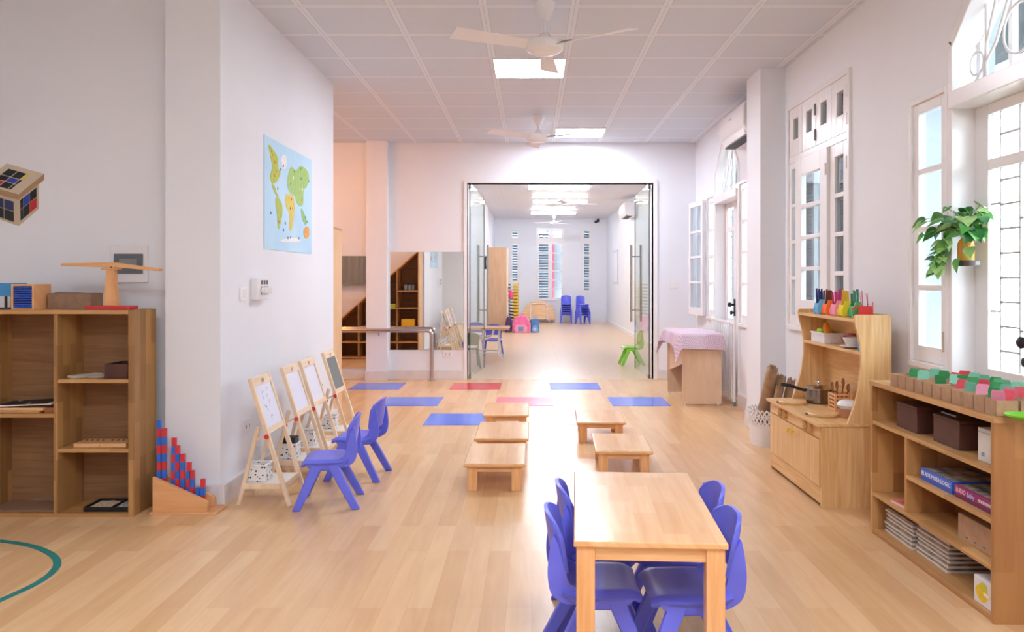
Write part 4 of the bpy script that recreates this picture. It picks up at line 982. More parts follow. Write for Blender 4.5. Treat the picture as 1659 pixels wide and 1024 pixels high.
# animal pencil holders on the top
zp = 1.0305
hold = [('light blue', '#6fbdea', '#27356f', 1.815, 4.955, 0), ('orange', '#f57a2c', '#6e3520', 1.82, 4.825, 0), ('pink', '#f39ab4', '#c23a78', 1.825, 4.705, 0), ('yellow', '#f0dd33', '#d9b02c', 1.825, 4.585, 0), ('green', '#58b06a', '#1f7d55', 1.84, 4.475, 0), ('red', '#d8322f', '#c02045', 1.86, 4.37, 65)]
for nm, c, cs, x, y, rz in hold:
    m = mat(nm+' holder', c, .45); ms = mat(nm+' sticks', cs, .5)
    t = thing('pencil_holder', '%s animal-shaped pencil holder on top of the toy kitchen' % nm, 'pencil holder', (x, y, zp), R(rz), 'animal pencil holders')
    pr = [(-.030, .008), (-.026, 0), (-.014, 0), (-.012, .008), (.012, .008), (.014, 0), (.026, 0), (.030, .008), (.033, .035), (.026, .062), (.015, .092), (-.015, .092), (-.026, .062), (-.033, .035)]
    MB().prism([(a, b) for a, b in pr], 'xz', -.028, -.023).build('front_plate', m, t)
    pr2 = [(a, b*.84) for a, b in pr]; MB().prism(pr2, 'xz', .040, .045).build('back_plate', m, t)
    q = MB(); q.box(-.026, -.022, -.023, .040, .008, .068); q.box(.022, .026, -.023, .040, .008, .068); q.box(-.022, .022, -.023, .040, .008, .012); q.build('side_wall', m, t)
    if rz:
        q = MB(); q.tube(arc((.06, .045), .018, 0, 180, 10, 'yz', .0), .004, 8); q.build('handle', m, t, smooth=True)
    rnd = random.Random(hash(nm) % 97 if False else len(nm))
    for i in range(6):
        sx, sy = (-.014, .0, .014)[i % 3], (-.006, .022)[i // 3]
        u = thing('craft_stick', '%s coloured stick, %s of six in the %s pencil holder' % (nm, ORD[i], nm), 'stick', Vector((x, y, zp+.0125))+Matrix.Rotation(R(rz), 3, 'Z')@Vector((sx, sy, 0)), R(rz), '%s sticks in the pencil holder' % nm)
        u['label'] = 'craft stick standing in the %s animal pencil holder' % nm
        q = MB(); lx, ly = rnd.uniform(-.012, .012), rnd.uniform(-.006, .02); h = rnd.uniform(.12, .15)
        q.hexa([(-.006, -.001, 0), (.006, -.001, 0), (.006, .001, 0), (-.006, .001, 0)], [(-.006+lx, -.001+ly, h), (.006+lx, -.001+ly, h), (.006+lx, .001+ly, h), (-.006+lx, .001+ly, h)])
        q.build('stick', ms, u, bevel=.001)
# ------------------------------------------------------------------ lace bucket with rolled card
bx_, by_ = 1.80, 5.98
t = thing('lace_bucket', 'white bucket with a pierced lace rim beside the toy kitchen', 'bucket', (bx_, by_, 0))
MB().lathe([(0, 0), (.138, 0), (.150, .16), (.146, .16), (.134, .006), (0, .006)], n=36).build('bucket_body', WHITEM, t, smooth=True)
q = MB(); nn = 32
ra = lambda z: .150+.018*(z-.16)/.12
for row in range(4):
    z0 = .165+row*.03
    for k in range(nn):
        a0 = 2*pi*(k+.5*(row % 2))/nn; am = a0+pi/nn; a1 = a0+2*pi/nn; r0, r1 = ra(z0), ra(z0+.03)
        top = z0+.03 if row < 3 else z0+.02
        for a in (a0, a1): q.tube([(r0*cos(a), r0*sin(a), z0-.004), (r1*cos(am), r1*sin(am), top)], .0058, 6)
for z in (.163, .225): q.tube([(ra(z)*cos(2*pi*k/36), ra(z)*sin(2*pi*k/36), z) for k in range(36)], .005, 6, closed=True)
q.build('lace_rim', WHITEM, t, smooth=True)
KRAFT = mottled('kraft paper', '#97775b', '#ad8b6b', 18, .8, .4)
KRAFTD = mottled('kraft shadow side', '#8a6a50', '#a08062', 18, .8, .4)
for (x0, y0, L, r, lab) in ((-.085, .035, .60, .044, 'thickest brown kraft paper roll with a torn top, nearest the pillar'), (.0, .05, .52, .040, 'middle brown kraft paper roll in the lace bucket, facing the room'), (.073, .03, .50, .032, 'slim brown kraft paper roll in the lace bucket, on the window side'), (-.03, -.047, .46, .028, 'slimmest brown kraft paper roll at the front of the lace bucket')):
    x1, y1 = x0+.06*L/.5, y0-.14*L/.5
    u = thing('paper_roll', lab, 'paper roll', (bx_+x0, by_+y0, .02), group='kraft paper rolls in the lace bucket')
    d = Vector((x1-x0, y1-y0, 0)); d.z = math.sqrt(max(.01, L*L-d.length_squared)); d = d.normalized(); A = d.orthogonal().normalized(); B = d.cross(A)
    rnd = random.Random(int(r*1000))
    q = MB(); n = 48; rings = []
    for s_ in range(9):
        ring = []
        for k in range(n):
            th = 2*pi*2.2*k/(n-1); rr = r*(1-.28*k/(n-1)); h = L*s_/8 + (rnd.uniform(-.012, .018) if s_ == 8 else 0) + (.04 if s_ == 0 else 0)
            ring.append(q.v(d*h+A*cos(th)*rr+B*sin(th)*rr))
        rings.append(ring)
    for a, b in zip(rings, rings[1:]):
        for k in range(n-1): q.f([a[k], a[k+1], b[k+1], b[k]])
    o = q.build('rolled_sheet', KRAFT, u, smooth=True, ang=70); sd = o.modifiers.new('thick', 'SOLIDIFY'); sd.thickness = .002

# ------------------------------------------------------------------ low bookcase on the right
BX, BY0, BY1, BD = 1.673, 2.857, 3.90, .31
t = thing('low_bookcase', 'low open wooden bookcase under the arched door, full of boxes and trays', 'bookcase', (BX, BY0, 0))
Lb = BY1-BY0
BZ = wood('bookcase staves', '#a06c3c', '#d2a064', 'Z', .38, (.3, .075), .65, 22)
for y in (0, Lb-.022): MB().box(0, BD, y, y+.022, 0, .728).build('side_panel', BZ, t, bevel=.0015)
MB().box(-.004, BD, -.004, Lb+.004, .728, .75).build('top_board', OAKY, t, bevel=.0015)
for z, a, b in ((.557, .022, Lb-.022), (.375, .022, .677), (.205, .022, Lb-.022), (.028, .022, Lb-.022)):
    MB().box(.002, BD-.008, a, b, z-.018, z).build('shelf_board', OAKY, t, bevel=.0015)
MB().box(.004, BD-.008, .677, .697, .205, .539).build('divider', BZ, t, bevel=.0015)
MB().box(BD-.008, BD, .022, Lb-.022, .01, .728).build('back_panel', PLY, t)
MB().box(.006, .02, .022, Lb-.022, 0, .01).build('plinth', OAKY, t)
def Yl(y): return BY0+y
# contents
for y0, y1, lab in ((.675, .87, 'dark brown storage box on the top tier, nearer the toy kitchen'), (.325, .53, 'dark brown storage box on the top tier with a pen on its lid')):
    u = thing('storage_box', lab, 'box', (BX+.05, Yl((y0+y1)/2), .5575), group='dark brown storage boxes'); w = (y1-y0)/2
    MB().box(0, .2, -w, w, 0, .105).build('box_body', DKBROWN, u, bevel=.002); MB().box(-.002, .202, -w-.002, w+.002, .105, .118).build('lid', DKBROWN, u, bevel=.002)
u = thing('pen', 'grey pen lying on the lid of a dark brown storage box', 'pen', (BX+.08, Yl(.46), .5575+.1235)); MB().tube([(0, -.06, 0), (0, .05, 0), (0, .062, 0)], [.005, .005, .002], 8).build('pen_body', mat('pen grey', '#8b8f92', .3, .5), u, smooth=True)
u = thing('paper_box', 'white printed cardboard box at the end of the top tier', 'box', (BX+.04, Yl(.105), .5575)); MB().box(0, .15, -.07, .07, 0, .125).build('box_body', mottled('white card', '#c9c5bd', '#d4d0c8', 12, .5), u, bevel=.002); MB().box(-.0008, 0, .025, .045, .02, .035).build('printed_mark', mat('printed grey blue', '#7f8ca6', .5), u)
MB().box(-.0006, 0, -.066, .066, .108, .112).build('printed_line', mat('printed grey line', '#a7a296', .5), u)

def letters(parent, txt, size, m, loc, name='lettering'):
    cu = bpy.data.curves.new(name, 'FONT'); cu.body = txt; cu.size = size; cu.extrude = .0004; cu.align_x = 'CENTER'; cu.align_y = 'CENTER'; cu.resolution_u = 2
    tmp = bpy.data.objects.new(name, cu); C.objects.link(tmp)
    me = bpy.data.meshes.new_from_object(tmp.evaluated_get(bpy.context.evaluated_depsgraph_get())); bpy.data.objects.remove(tmp)
    o = bpy.data.objects.new(name, me); C.objects.link(o); me.materials.clear(); me.materials.append(m); o.parent = parent
    o.matrix_local = Matrix(((0, 0, -1, loc[0]), (-1, 0, 0, loc[1]), (0, 1, 0, loc[2]), (0, 0, 0, 1)))
    return o
def game_box(y0, y1, z, h, col, edge, lab, x=.03, dpt=.2, rz=0):
    u = thing('game_box', lab, 'game box', (BX+x, Yl((y0+y1)/2), z+.0005), R(rz)); w = (y1-y0)/2
    MB().box(.001, dpt-.001, -w+.001, w-.001, 0, h*.35).build('box_base', mat(edge+'b', edge, .4), u)
    MB().box(0, dpt, -w, w, h*.35, h).build('lid', mat(col+'l', col, .3), u, bevel=.0015)
    MB().box(.012, dpt-.012, -w+.012, w-.012, h, h+.0008).build('cover_print', mottled('cover '+col, '#3a4a55', '#c9b9a5', 22, .3), u)
    return u
LW = mat('letter white', '#f3f1e8', .4)
u = game_box(.345, .60, .375, .05, '#3468cf', '#2a55b5', 'blue game box with white lettering on the middle board')
letters(u, 'BLADE MOSA LOGIC', .0255, LW, (-.0006, -.0, .031))
u = game_box(.045, .325, .375, .05, '#8d1f62', '#6e164c', 'magenta game box with white lettering on the middle board')
letters(u, 'LUDO', .026, mat('letter pink', '#f5c9d6', .4), (-.0006, .092, .032)); letters(u, 'Baby', .027, mat('letter lilac', '#b9c2f2', .4), (-.0006, .022, .031)); letters(u, 'nnnnnnn', .025, LW, (-.0006, -.072, .031))
u = thing('cardboard_box', 'plain brown cardboard box on the board below the game boxes', 'box', (BX+.05, Yl(.21), .2055)); MB().box(0, .2, -.125, .125, 0, .10).build('box_body', CARD, u, bevel=.002); MB().box(.0, .2, -.122, .122, .1005, .104).build('lid', CARDD, u)
q = MB()
for y in (-.06, .0, .06): q.box(-.0008, 0, y-.006, y+.006, .018, .022)
q.build('slot', BLACK, u)
u = thing('book', 'thin book with a pink and red cover beside the divider of the bookcase', 'book', (BX+.02, Yl(.775), .2055), R(6)); MB().box(.0, .15, -.062, .075, .001, .011).build('pages', mat('page pink', '#e3c2c4', .6), u); MB().box(-.001, .152, -.063, .077, .011, .0125).build('cover', mottled('red cover', '#c2553f', '#d98a72', 15, .4), u); MB().box(-.001, .152, -.063, .077, 0, .001).build('cover', mat('page pink', '#e3c2c4', .6), u)
TRAY = mat('white board edge', '#cfcac3', .4); TRAYB = mottled('printed puzzle board', '#5a4a40', '#a58c78', 14, .45)
rnd = random.Random(4)
for st, (y0, y1, n, x, lab) in enumerate(((.70, .985, 6, .045, 'stack under the small compartment'), (.415, .69, 7, .055, 'stack in the middle of the lowest tier'))):
    for k in range(n):
        h = .0195; z = .0285+k*h
        u = thing('puzzle_board', '%s white edged puzzle board of the %s' % ('bottom' if k == 0 else 'topmost' if k == n-1 else ORD[k]+' lowest', lab), 'puzzle board', (BX+x+rnd.uniform(-.006, .006), Yl((y0+y1)/2), z), R(rnd.uniform(-1, 1)), group='white edged puzzle boards on the lowest tier')
        w = (y1-y0)/2-.004
        MB().box(0, .22, -w, w, 0, .008).build('board', TRAY, u, bevel=.001); MB().box(.006, .214, -w+.006, w-.006, .008, .0185).build('printed_picture', TRAYB, u)
u = thing('fruit_card_box', 'white box with a yellow lemon picture on the lowest tier', 'box', (BX+.012, Yl(.09), .0285)); MB().box(0, .14, -.062, .062, 0, .10).build('box_body', mottled('glossy white card', '#d9d6dc', '#e2e0e4', 8, .3), u, bevel=.002)
q = MB(); q.prism([(.008+.038*cos(2*pi*k/24)*(1+.12*cos(4*pi*k/24)), .046+.034*sin(2*pi*k/24)) for k in range(24)], 'yz', -.001, 0); q.build('lemon_picture', mottled('lemon yellow', '#e0b81e', '#efd23a', 40, .4), u)
q = MB(); q.prism([(-.004+.024*cos(2*pi*k/18), .072+.017*sin(2*pi*k/18)) for k in range(18)], 'yz', -.0018, -.001); q.build('lemon_picture', mat('lemon green yellow', '#c8c22a', .4), u)
q = MB(); q.prism([(-.006, .043), (-.045, .040), (-.045, .052), (-.006, .055)], 'yz', -.002, -.001); q.build('white_stripe', mat('printed cream', '#e8e4c8', .4), u)

# cardboard card boxes on top, with picture cards
cards = {'green': mottled('card green', '#2f8f52', '#37985a', 40, .5), 'teal': mottled('card teal', '#6fb89b', '#7cc2a6', 40, .5), 'red': mottled('card red', '#cf4a55', '#d6545f', 40, .5), 'pink': mottled('card pink', '#cf7f96', '#d68a9f', 40, .5)}
rows = [('front', 1.692, '.gt.g.rtpgr'), ('middle', 1.785, '.tgrggrgtrt'), ('wall side', 1.878, '..rttgttgtg')]
rnd = random.Random(21)
for rn, x, cs in rows:
    for k in range(11):
        yc = 3.685-k*.0775
        jitter = rnd.uniform(-.003, .003)
        hh = .056
        u = thing('card_box', 'small cardboard box, %s from the toy kitchen in the %s bookcase row' % (ORD[k], rn), 'box', (x+.04+jitter, yc, .7505), group='small cardboard boxes on the bookcase')
        q = MB(); a, b, th = .040, .0345, .0025
        q.box(-a, a, -b, b, 0, th); q.box(-a, -a+th, -b, b, th, hh); q.box(a-th, a, -b, b, th, hh); q.box(-a+th, a-th, -b, -b+th, th, hh); q.box(-a+th, a-th, b-th, b, th, hh)
        q.build('box_body', CARD, u)
        q = MB(); q.box(-a-.0006, -a, -b, -b+.0015, 0, hh); q.build('dark_joint', mat('dark card joint', '#4c382b', .8), u)
        if (k*3+len(rn)) % 4:
            q = MB(); q.hexa([(-a+.004, -b+.004, hh-.012), (a-.004, -b+.004, hh-.012), (a-.004, b-.004, hh-.012), (-a+.004, b-.004, hh-.012)], [(-a+.004, -b+.004, hh-.009), (a-.004, -b+.004, hh-.009), (a-.004, b-.004, hh-.009), (-a+.004, b-.004, hh-.009)]); q.build('flap', CARD, u)
        c = {'g': 'green', 't': 'teal', 'r': 'red', 'p': 'pink'}.get(cs[k])
        for j in range(1 if (c and (k+len(rn)) % 5) else 2 if c else 0):
            if j: c = {'green': 'teal', 'teal': 'green', 'red': 'pink', 'pink': 'red'}[c]
            cz = .7505+hh-.024
            cd = thing('picture_card', '%s picture card standing in the %s box of the %s row' % (c, ORD[k], rn), 'card', (x+.04+(.018 if j == 0 else -.012), yc, cz+.012), rnd.uniform(.45, 1.15), group='coloured picture cards in the cardboard boxes')
            cd.rotation_euler.x = 0
            q = MB(); w, h = .024, .046; tl = rnd.uniform(-.012, .02)
            pr = [(-w, 0), (w, 0), (w, h*.72), (w*.78, h), (-w*.78, h), (-w, h*.72)]
            A = [q.v((p[1]/h*tl, p[0], p[1])) for p in pr]; B = [q.v((p[1]/h*tl+.0015, p[0], p[1])) for p in pr]
            q.f(A); q.f(B[::-1])
            for i in range(6): q.f([A[i], A[(i+1) % 6], B[(i+1) % 6], B[i]])
            q.build('card_sheet', cards[c], cd)
u = thing('plate', 'bright green plate on the corner of the bookcase top', 'plate', (1.745, 2.80, .7505)); MB().lathe([(0, 0), (.035, 0), (.062, .016), (.062, .02), (.035, .006), (0, .006)], n=32).build('plate_body', mat('lime plate', '#6fc02f', .3), u, smooth=True)

# ------------------------------------------------------------------ hanging plant
px, py, pz = 2.035, 3.70, 1.345
t = thing('hanging_plant', 'trailing green pothos in an amber bottle fixed to the door jamb', 'plant', (px, py, pz))
MB().lathe([(0, -.02), (.034, -.02), (.036, -.01), (.036, .07), (.03, .085), (.016, .10), (.015, .13), (.012, .13), (.012, .10), (.0, .098)], n=24).build('bottle', mottled('amber plastic', '#c98a2a', '#d99c3a', 20, .25), t, smooth=True)
MB().lathe([(.035, -.035), (.04, -.035), (.04, -.008), (.0365, -.008)], n=24).build('holder_ring', mat('dark holder', '#4b3a36', .4), t, smooth=True)
MB().box(.03, .06, -.012, .012, -.03, -.012).build('bracket', mat('clear bracket', '#9aa0a6', .2), t, bevel=.002)
rnd = random.Random(9)
stems = MB(); leaves = MB()
LM = [mottled('leaf green', '#4c9a3c', '#66b450', 30, .35), mottled('leaf pale green', '#8fc264', '#b0d88c', 30, .35), mottled('leaf dark green', '#357040', '#45864a', 30, .4)]
def leaf(p, d, s, mi):
    d = d.normalized(); side = d.cross(Vector((0, 0, 1)));
    if side.length < .1: side = Vector((0, 1, 0))
    side.normalize(); up = side.cross(d).normalized(); side = (side+up*rnd.uniform(-.6, .6)).normalized(); up = side.cross(d).normalized()
    leaves.mi = mi
    prof = [(0, .0), (-.06, .22), (.06, .42), (.3, .46), (.6, .30), (.85, .12), (1.05, 0)]
    mid = [leaves.v(p+d*s*a+up*s*(-.25*a*a)) for a in (.03, .05, .12, .3, .6, .85, 1.05)]
    for sg in (-1, 1):
        ed = [leaves.v(p+d*s*a+side*sg*s*w+up*s*(.16*w-.25*a*a)) for a, w in prof]
        for i in range(6): leaves.f([mid[i], mid[i+1], ed[i+1], ed[i]])
for k in range(64):
    a = rnd.uniform(0, 2*pi); el = rnd.uniform(-.05, 1.05); L = rnd.uniform(.07, .19)
    d = Vector((cos(a)*.55-.25, sin(a)*1.0, sin(el)*.9)); 
    p0 = Vector((0, 0, .125)); p2 = p0+d.normalized()*L; p1 = (p0+p2)/2+Vector((0, 0, .03))
    if p2.x > .03: p2.x = .02
    stems.tube([p0, p1, p2], .0018, 5)
    leaf(p2, Vector((d.x, d.y, d.z-.7)), rnd.uniform(.05, .085), rnd.choice([0, 0, 1, 2, 2]))
for (dy, dx, L) in ((.10, -.04, .13), (.13, -.05, .14), (.085, -.06, .11), (.15, -.02, .11), (.06, -.06, .09)):
    pts = [Vector((0, 0, .12)), Vector((dx*.6, dy*.6, .14)), Vector((dx, dy, .09))]
    for s_ in range(1, 6): pts.append(Vector((dx-.004*s_, dy+.004*s_+rnd.uniform(-.01, .01), .09-L*s_/5)))
    stems.tube(pts, .0018, 5)
    for p in pts[2:]:
        for _ in range(2): leaf(p, Vector((rnd.uniform(-1, .1), rnd.uniform(-1, 1), rnd.uniform(-.9, .1))), rnd.uniform(.04, .06), rnd.choice([0, 1, 1, 2]))
leaf(Vector((-.02, -.07, .13)), Vector((-.2, -1, -.25)), .12, 0); leaf(Vector((-.05, -.02, -.0)), Vector((-.4, -.2, -1)), .07, 0); leaf(Vector((-.02, -.06, .05)), Vector((-.3, -.6, -1)), .06, 1)
stems.build('stems', mat('stem green', '#6b8f4a', .5), t, smooth=True)
leaves.build('foliage', LM, t, smooth=True)

# ------------------------------------------------------------------ gingham covered table and gate
t = thing('laminate_desk', 'beige laminate side table under the gingham cloth', 'table', (1.49, 7.80, 0))
dw, dl, dh = .385, .86, .70
MB().box(0, dw, 0, .018, .015, dh-.018).build('side_panel', MDF, t); MB().box(0, dw, dl-.018, dl, .015, dh-.018).build('side_panel', MDF, t)
m = MB(); m.prism([(.018, .42), (.018, dh-.018), (dl-.018, dh-.018), (dl-.018, .26)], 'yz', .02, .036); m.build('front_panel', MDF, t)
MB().box(dw-.018, dw, .018, dl-.018, .1, dh-.018).build('back_panel', MDF, t); MB().box(-.01, dw+.005, -.01, dl+.01, dh-.018, dh).build('tabletop', MDF, t)
q = MB()
for x in (.03, dw-.03):
    for y in (.03, dl-.03): q.cyl((x, y, 0), .012, .016, 10)
for i, (x, y) in enumerate(((.03, .009), (dw-.03, .009), (.03, dl-.009), (dw-.03, dl-.009))): MB().cyl((x, y, 0), .009, .016, 10).build('foot', WHITEM, t)
GING = checker('gingham', '#b998ab', '#dccdd8', 95)
def clothfn(u, v):
    x = -.115+u*.60; y = -.13+v*1.12; z = dh+.006
    ox = max(0, -.012-x, x-(dw+.008)); oy = max(0, -.012-y, y-(dl+.012))
    drop = ox+oy
    X, Y = x, y
    if x < -.012: X = -.036-ox*.22-.012*sin(y*14)*min(1, ox*12)
    if x > dw+.008: X = dw+.010+ox*.12
    if y < -.012: Y = -.032-oy*.25-.010*sin(x*17)*min(1, oy*12)
    if y > dl+.012: Y = dl+.014+oy*.2
    if drop == 0: z += .004*sin(x*13+1)*sin(y*9)+.004
    if ox > 0 and oy > 0: X -= (.04 if x < 0 else -.02)*ox/.1; Y -= (.05 if y < 0 else -.02)*oy/.1
    z -= drop*1.25 + .008*sin(9*y+5*x)*min(1, drop*12)
    return (X, Y, z)
u = tag(MB().slab(clothfn, 44, 70, .003).build('tablecloth', GING, loc=(1.49, 7.80, .002), smooth=True, ang=60), 'pink and white gingham cloth draped over the laminate table', 'tablecloth')
t = thing('safety_gate', 'white metal safety gate of vertical bars across the arched door', 'gate', (1.995, 8.25, 0))
w = .49
for z in (.04, .80): MB().box(-.012, .012, -w, w, z, z+.025).build('frame_rail', WHITE, t, bevel=.003)
for k in range(12):
    y = -w+.01+k*(2*w-.02)/11; MB().tube([(0, y, .03), (0, y, .85 if k in (0, 11) else .81)], .011 if k in (0, 11) else .008, 10).build('bar', WHITE, t, smooth=True)
for s2 in (-1, 1): MB().tube([(0, s2*(w-.01), 0), (0, s2*(w-.01), .04)], .014, 10).build('foot', mat('grey rubber', '#77777a', .7), t)
MB().box(-.026, -.01, -.08, -.04, .56, .62).build('latch', mat('grey latch', '#9a9a9d', .4), t, bevel=.003)

# ------------------------------------------------------------------ air conditioners
def aircon(x, y, z, L, dx, label):
    t = thing('air_conditioner', label, 'air conditioner', (x, y, z))
    pr = [(0, 0), (-dx*.72, 0), (-dx, .09), (-dx, .25), (-dx*.9, .29), (0, .29)]
    MB().prism(pr, 'xz', -L/2, L/2).build('casing', WHITEM, t, bevel=.012, seg=3, smooth=True)
    m = MB(); m.M = Matrix.Translation((-dx*.86, 0, .042)) @ Matrix.Rotation(R(-17), 4, 'Y'); m.box(-.006, .004, -L/2+.05, L/2-.05, -.035, .03); m.build('air_flap', WHITE, t)
    MB().box(-dx*.80, -dx*.35, -L/2+.05, L/2-.05, -.004, .0).build('outlet_grille', mat('dark outlet', '#3b3b40', .6), t)
    MB().box(-dx-.002, -dx, -.05, .05, .2, .212).build('badge', mat('badge grey', '#a5a9b2', .4), t)
aircon(XR-.003, 7.22, 2.50, .85, .22, 'white air conditioner high on the wall behind the pillar')
aircon(FX1-.003, 16.7, 2.55, 1.0, .26, 'white air conditioner high on the far room side wall')

# ------------------------------------------------------------------ far room contents
t = thing('wardrobe', 'tall beige wardrobe standing against the far room side wall', 'wardrobe', (FX0+.01, 18.8, 0))
MB().box(0, .455, 0, .9, 0, 2.0).build('carcass', wood('tan wardrobe board', '#c3a184', '#cdad91', 'Z', .55, None, .5, 8), t, bevel=.003)
for k in (0, 1):
    d_ = MB().box(.456, .476, .004+k*.45, .446+k*.45, .05, 1.99).build('door', mat('cream door edge', '#e6d5c0', .45), t, bevel=.002)
    MB().box(.476, .49, .40 if k == 0 else .49, .415 if k == 0 else .505, .95, 1.07).build('handle', STEEL, d_)
YEL = mat('yellow plastic rim', '#e5c13f', .45)
for k in range(14):
    t = thing('stacking_bed', '%s yellow ended stacking bed beside the wardrobe' % ('bottom' if k == 0 else 'topmost' if k == 13 else ORD[k]+' lowest'), 'bed', (-.585, 20.2, k*.083), group='yellow ended stacking beds')
    MB().box(0, .12, 0, 1.2, .045, .06).build('canvas', WHITEM, t)
    MB().box(.121, .24, 0, 1.2, .0, .058).build('end_rim', YEL, t, bevel=.006)
    MB().box(0, .02, 0, 1.2, .0, .044).build('leg', BLACK, t)
def backpack(x, y, w, h, c1, c2, label, pocket):
    t = thing('backpack', label, 'backpack', (x, y, 0))
    def shape(w, h, d, x0=0, y0=0):
        q = MB(); pr = [(-w/2, .0), (-w/2*1.04, h*.25), (-w/2, h*.62), (-w/2*.72, h*.9), (-w/2*.3, h), (w/2*.3, h), (w/2*.72, h*.9), (w/2, h*.62), (w/2*1.04, h*.25), (w/2, 0)]
        q.prism(pr, 'xz', y0-d/2, y0+d/2); return q
    shape(w, h, .16).build('bag_body', c1, t, bevel=.03, seg=3, smooth=True, ang=80)
    shape(w*.72, h*.5, .05, 0, -.09).build('front_pocket', c2, t, bevel=.012, seg=3, smooth=True, ang=80)
    q = MB(); q.box(-w*.17, w*.13, -.118, -.114, .04, h*.34); q.build('printed_patch', pocket, t)
    q = MB(); q.tube([(-.04, 0, h-.01), (-.03, 0, h+.035), (.03, 0, h+.035), (.04, 0, h-.01)], .008, 8); q.build('carry_loop', c2, t, smooth=True)
P1 = mottled('pink fabric', '#dc5f98', '#e985b4', 14, .8); P2 = mottled('pale pink fabric', '#e78fb4', '#efa8c6', 14, .8)
backpack(-.24, 18.45, .40, .40, P1, P2, 'pink backpack standing on the far room floor', mat('patch blue', '#6a93c8', .6))
backpack(.085, 18.55, .20, .33, mottled('blue fabric', '#4c7cc0', '#5f8fcf', 14, .8), mottled('pale blue fabric', '#6f9fd6', '#86b0de', 14, .8), 'small blue backpack leaning beside the pink backpack', mat('patch pale', '#b8cfe6', .6))
backpack(-.535, 18.60, .15, .36, mottled('dark purple fabric', '#4b3560', '#5a4272', 14, .8), mottled('plum fabric', '#5f466f', '#6c5280', 14, .8), 'dark purple backpack between the wardrobe and the pink backpack', mat('patch plum', '#7a5c8c', .6))
t = thing('hanging_bag', 'small bright pink bag hung on the corner of the wardrobe', 'bag', (-.495, 19.05, .88)); q = MB(); q.lathe([(0, -.09), (.05, -.085), (.065, -.03), (.05, .05), (.02, .08), (0, .085)], n=16); q.build('bag_body', mat('hot pink fabric', '#e2487f', .7), t, smooth=True); q = MB(); q.tube([(-.01, 0, .075), (-.03, 0, .14), (-.045, 0, .15)], .005, 6); q.build('strap', mat('hot pink fabric', '#e2487f', .7), t)
t = thing('folding_table', 'folded half-round wooden table with white legs leaning on the end wall', 'table', (.21, 22.55, .08))
q = MB(); q.M = Matrix.Rotation(R(-12), 4, 'X'); pr = [(.46*cos(pi*k/28), .12+.44*sin(pi*k/28)) for k in range(29)]; q.prism([(-.46, 0)]+pr[::-1]+[(.46, 0)], 'xz', -.02, .02)
q.build('tabletop', RUBX, t, bevel=.004)
for s2 in (-1, 1):
    q = MB(); q.M = Matrix.Rotation(R(-12), 4, 'X'); q.tube([(s2*.0, -.05, .46), (s2*.18, -.05, .46), (s2*.22, -.05, .42), (s2*.25, -.06, .0), (s2*.33, -.10, -.065)], .015, 8); q.build('leg', WHITEM, t, smooth=True)
q = MB(); q.M = Matrix.Rotation(R(-12), 4, 'X'); q.tube([(-.24, -.05, .03), (.24, -.05, .03)], .012, 8); q.build('cross_bar', WHITEM, t, smooth=True)
t = thing('folding_table', 'small wood topped table on white tube legs behind the left glass door', 'table', (-.80, 12.05, 0))
MB().box(-.23, .46, -.05, .55, .475, .505).build('tabletop', RUBX, t, bevel=.006)
for yy in (0.02, .48):
    q = MB(); q.tube([(-.2, yy, .47), (-.19, yy, .38), (-.14, yy, .33), (.12, yy, .33), (.2, yy, .38), (.21, yy, .47)], .011, 8); q.tube([(.30, yy, .47), (.29, yy, .12), (.37, yy, .005)], .013, 8); q.tube([(-.2, yy, .47), (-.2, yy, .12), (-.22, yy, .005)], .013, 8); q.tube([(-.2, yy, .12), (.29, yy, .12)], .011, 8)
    q.build('leg', WHITEM, t, smooth=True)
dup(c0, 'blue child chair pushed up to the tube-legged table', (-.62, 12.95, 0), R(-88))
dup(c0, 'blue child chair seen through the left glass door beside the tube-legged table', (-.97, 13.6, 0), R(-90))
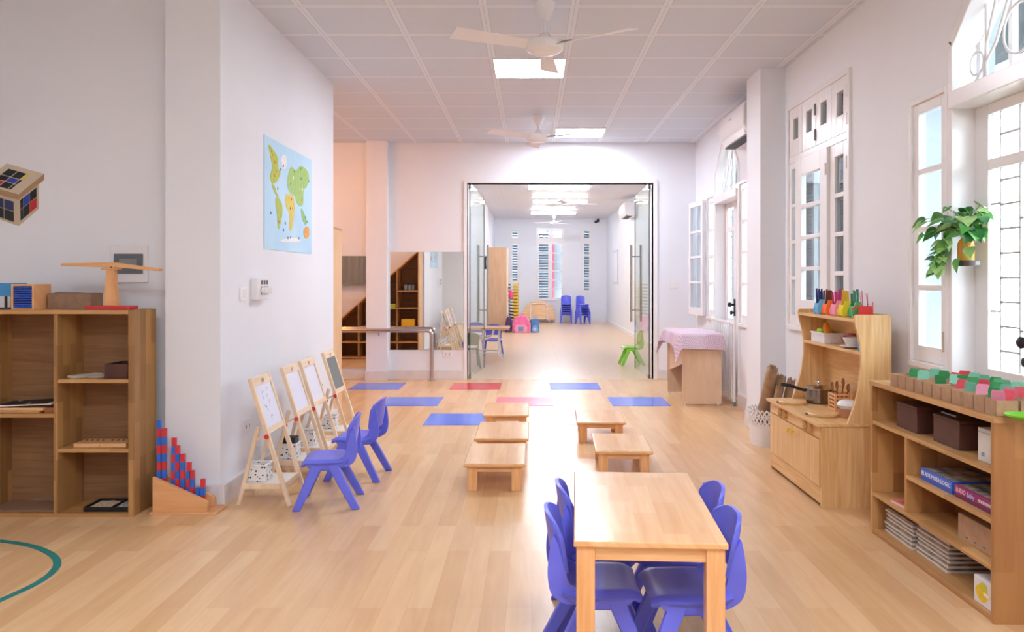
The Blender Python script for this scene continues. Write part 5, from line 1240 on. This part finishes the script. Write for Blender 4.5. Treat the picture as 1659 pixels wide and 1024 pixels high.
t = thing('security_camera', 'small dark security camera at the top corner of the far room', 'camera', (FX1-.25, FY, 2.99)); MB().box(-.03, .03, -.03, 0, -.06, .0).build('mount', BLACK, t); q = MB(); q.tube([(0, -.03, -.05), (-.02, -.09, -.07)], .012, 8); q.build('arm', STEEL, t); q = MB(); q.tube([(.0, -.07, -.07), (-.09, -.2, -.11)], .035, 12); q.build('camera_body', BLACK, t, smooth=True)
t = thing('notice_frame', 'pale framed notice on the far room side wall', 'picture', (FX1, 20.3, 0)); MB().box(-.02, 0, -.55, .55, 1.12, 1.98).build('frame', mat('pale grey frame', '#c9ccd6', .4), t, bevel=.003); MB().box(-.022, -.02, -.5, .5, 1.17, 1.93).build('sheet', mat('notice sheet', '#e6e8f0', .5), t)
t = thing('wall_clock', 'wall clock with a dark rim on the far room side wall', 'clock', (FX0, 17.7, 1.62)); MB().lathe([(.15, 0), (.15, .05), (.135, .055), (.13, .045), (0, .045)], n=32, ax='x').build('rim', BLACK, t, smooth=True); MB().lathe([(.128, .046), (.0, .048)], n=32, ax='x').build('dial', WHITEM, t)

# ------------------------------------------------------------------ light, world, camera
wd = bpy.data.worlds.new('sky'); S.world = wd; wd.use_nodes = True
bg = wd.node_tree.nodes['Background']; bg.inputs['Color'].default_value = (.91, .955, 1, 1); bg.inputs['Strength'].default_value = 9.
cam = bpy.data.cameras.new('camera'); co = bpy.data.objects.new('camera', cam); C.objects.link(co); S.camera = co
co.location = (0, 0, 1.25); co.rotation_euler = (pi/2, 0, 0)
cam.sensor_width = 36; cam.sensor_fit = 'HORIZONTAL'; cam.lens = 1280/1659*36
cam.shift_x = (829.5-861)/1659; cam.shift_y = -(512-452)/1659
cam.clip_end = 100
vs = S.view_settings; S.display_settings.display_device = 'sRGB'
vs.view_transform = 'Standard'; vs.look = 'None'; vs.gamma = 1; vs.use_curve_mapping = False; vs.exposure = 1.0
cy = S.cycles
cy.use_denoising = True; cy.max_bounces = 12; cy.diffuse_bounces = 7; cy.glossy_bounces = 5; cy.transmission_bounces = 6; cy.transparent_max_bounces = 16
cy.sample_clamp_indirect = 8
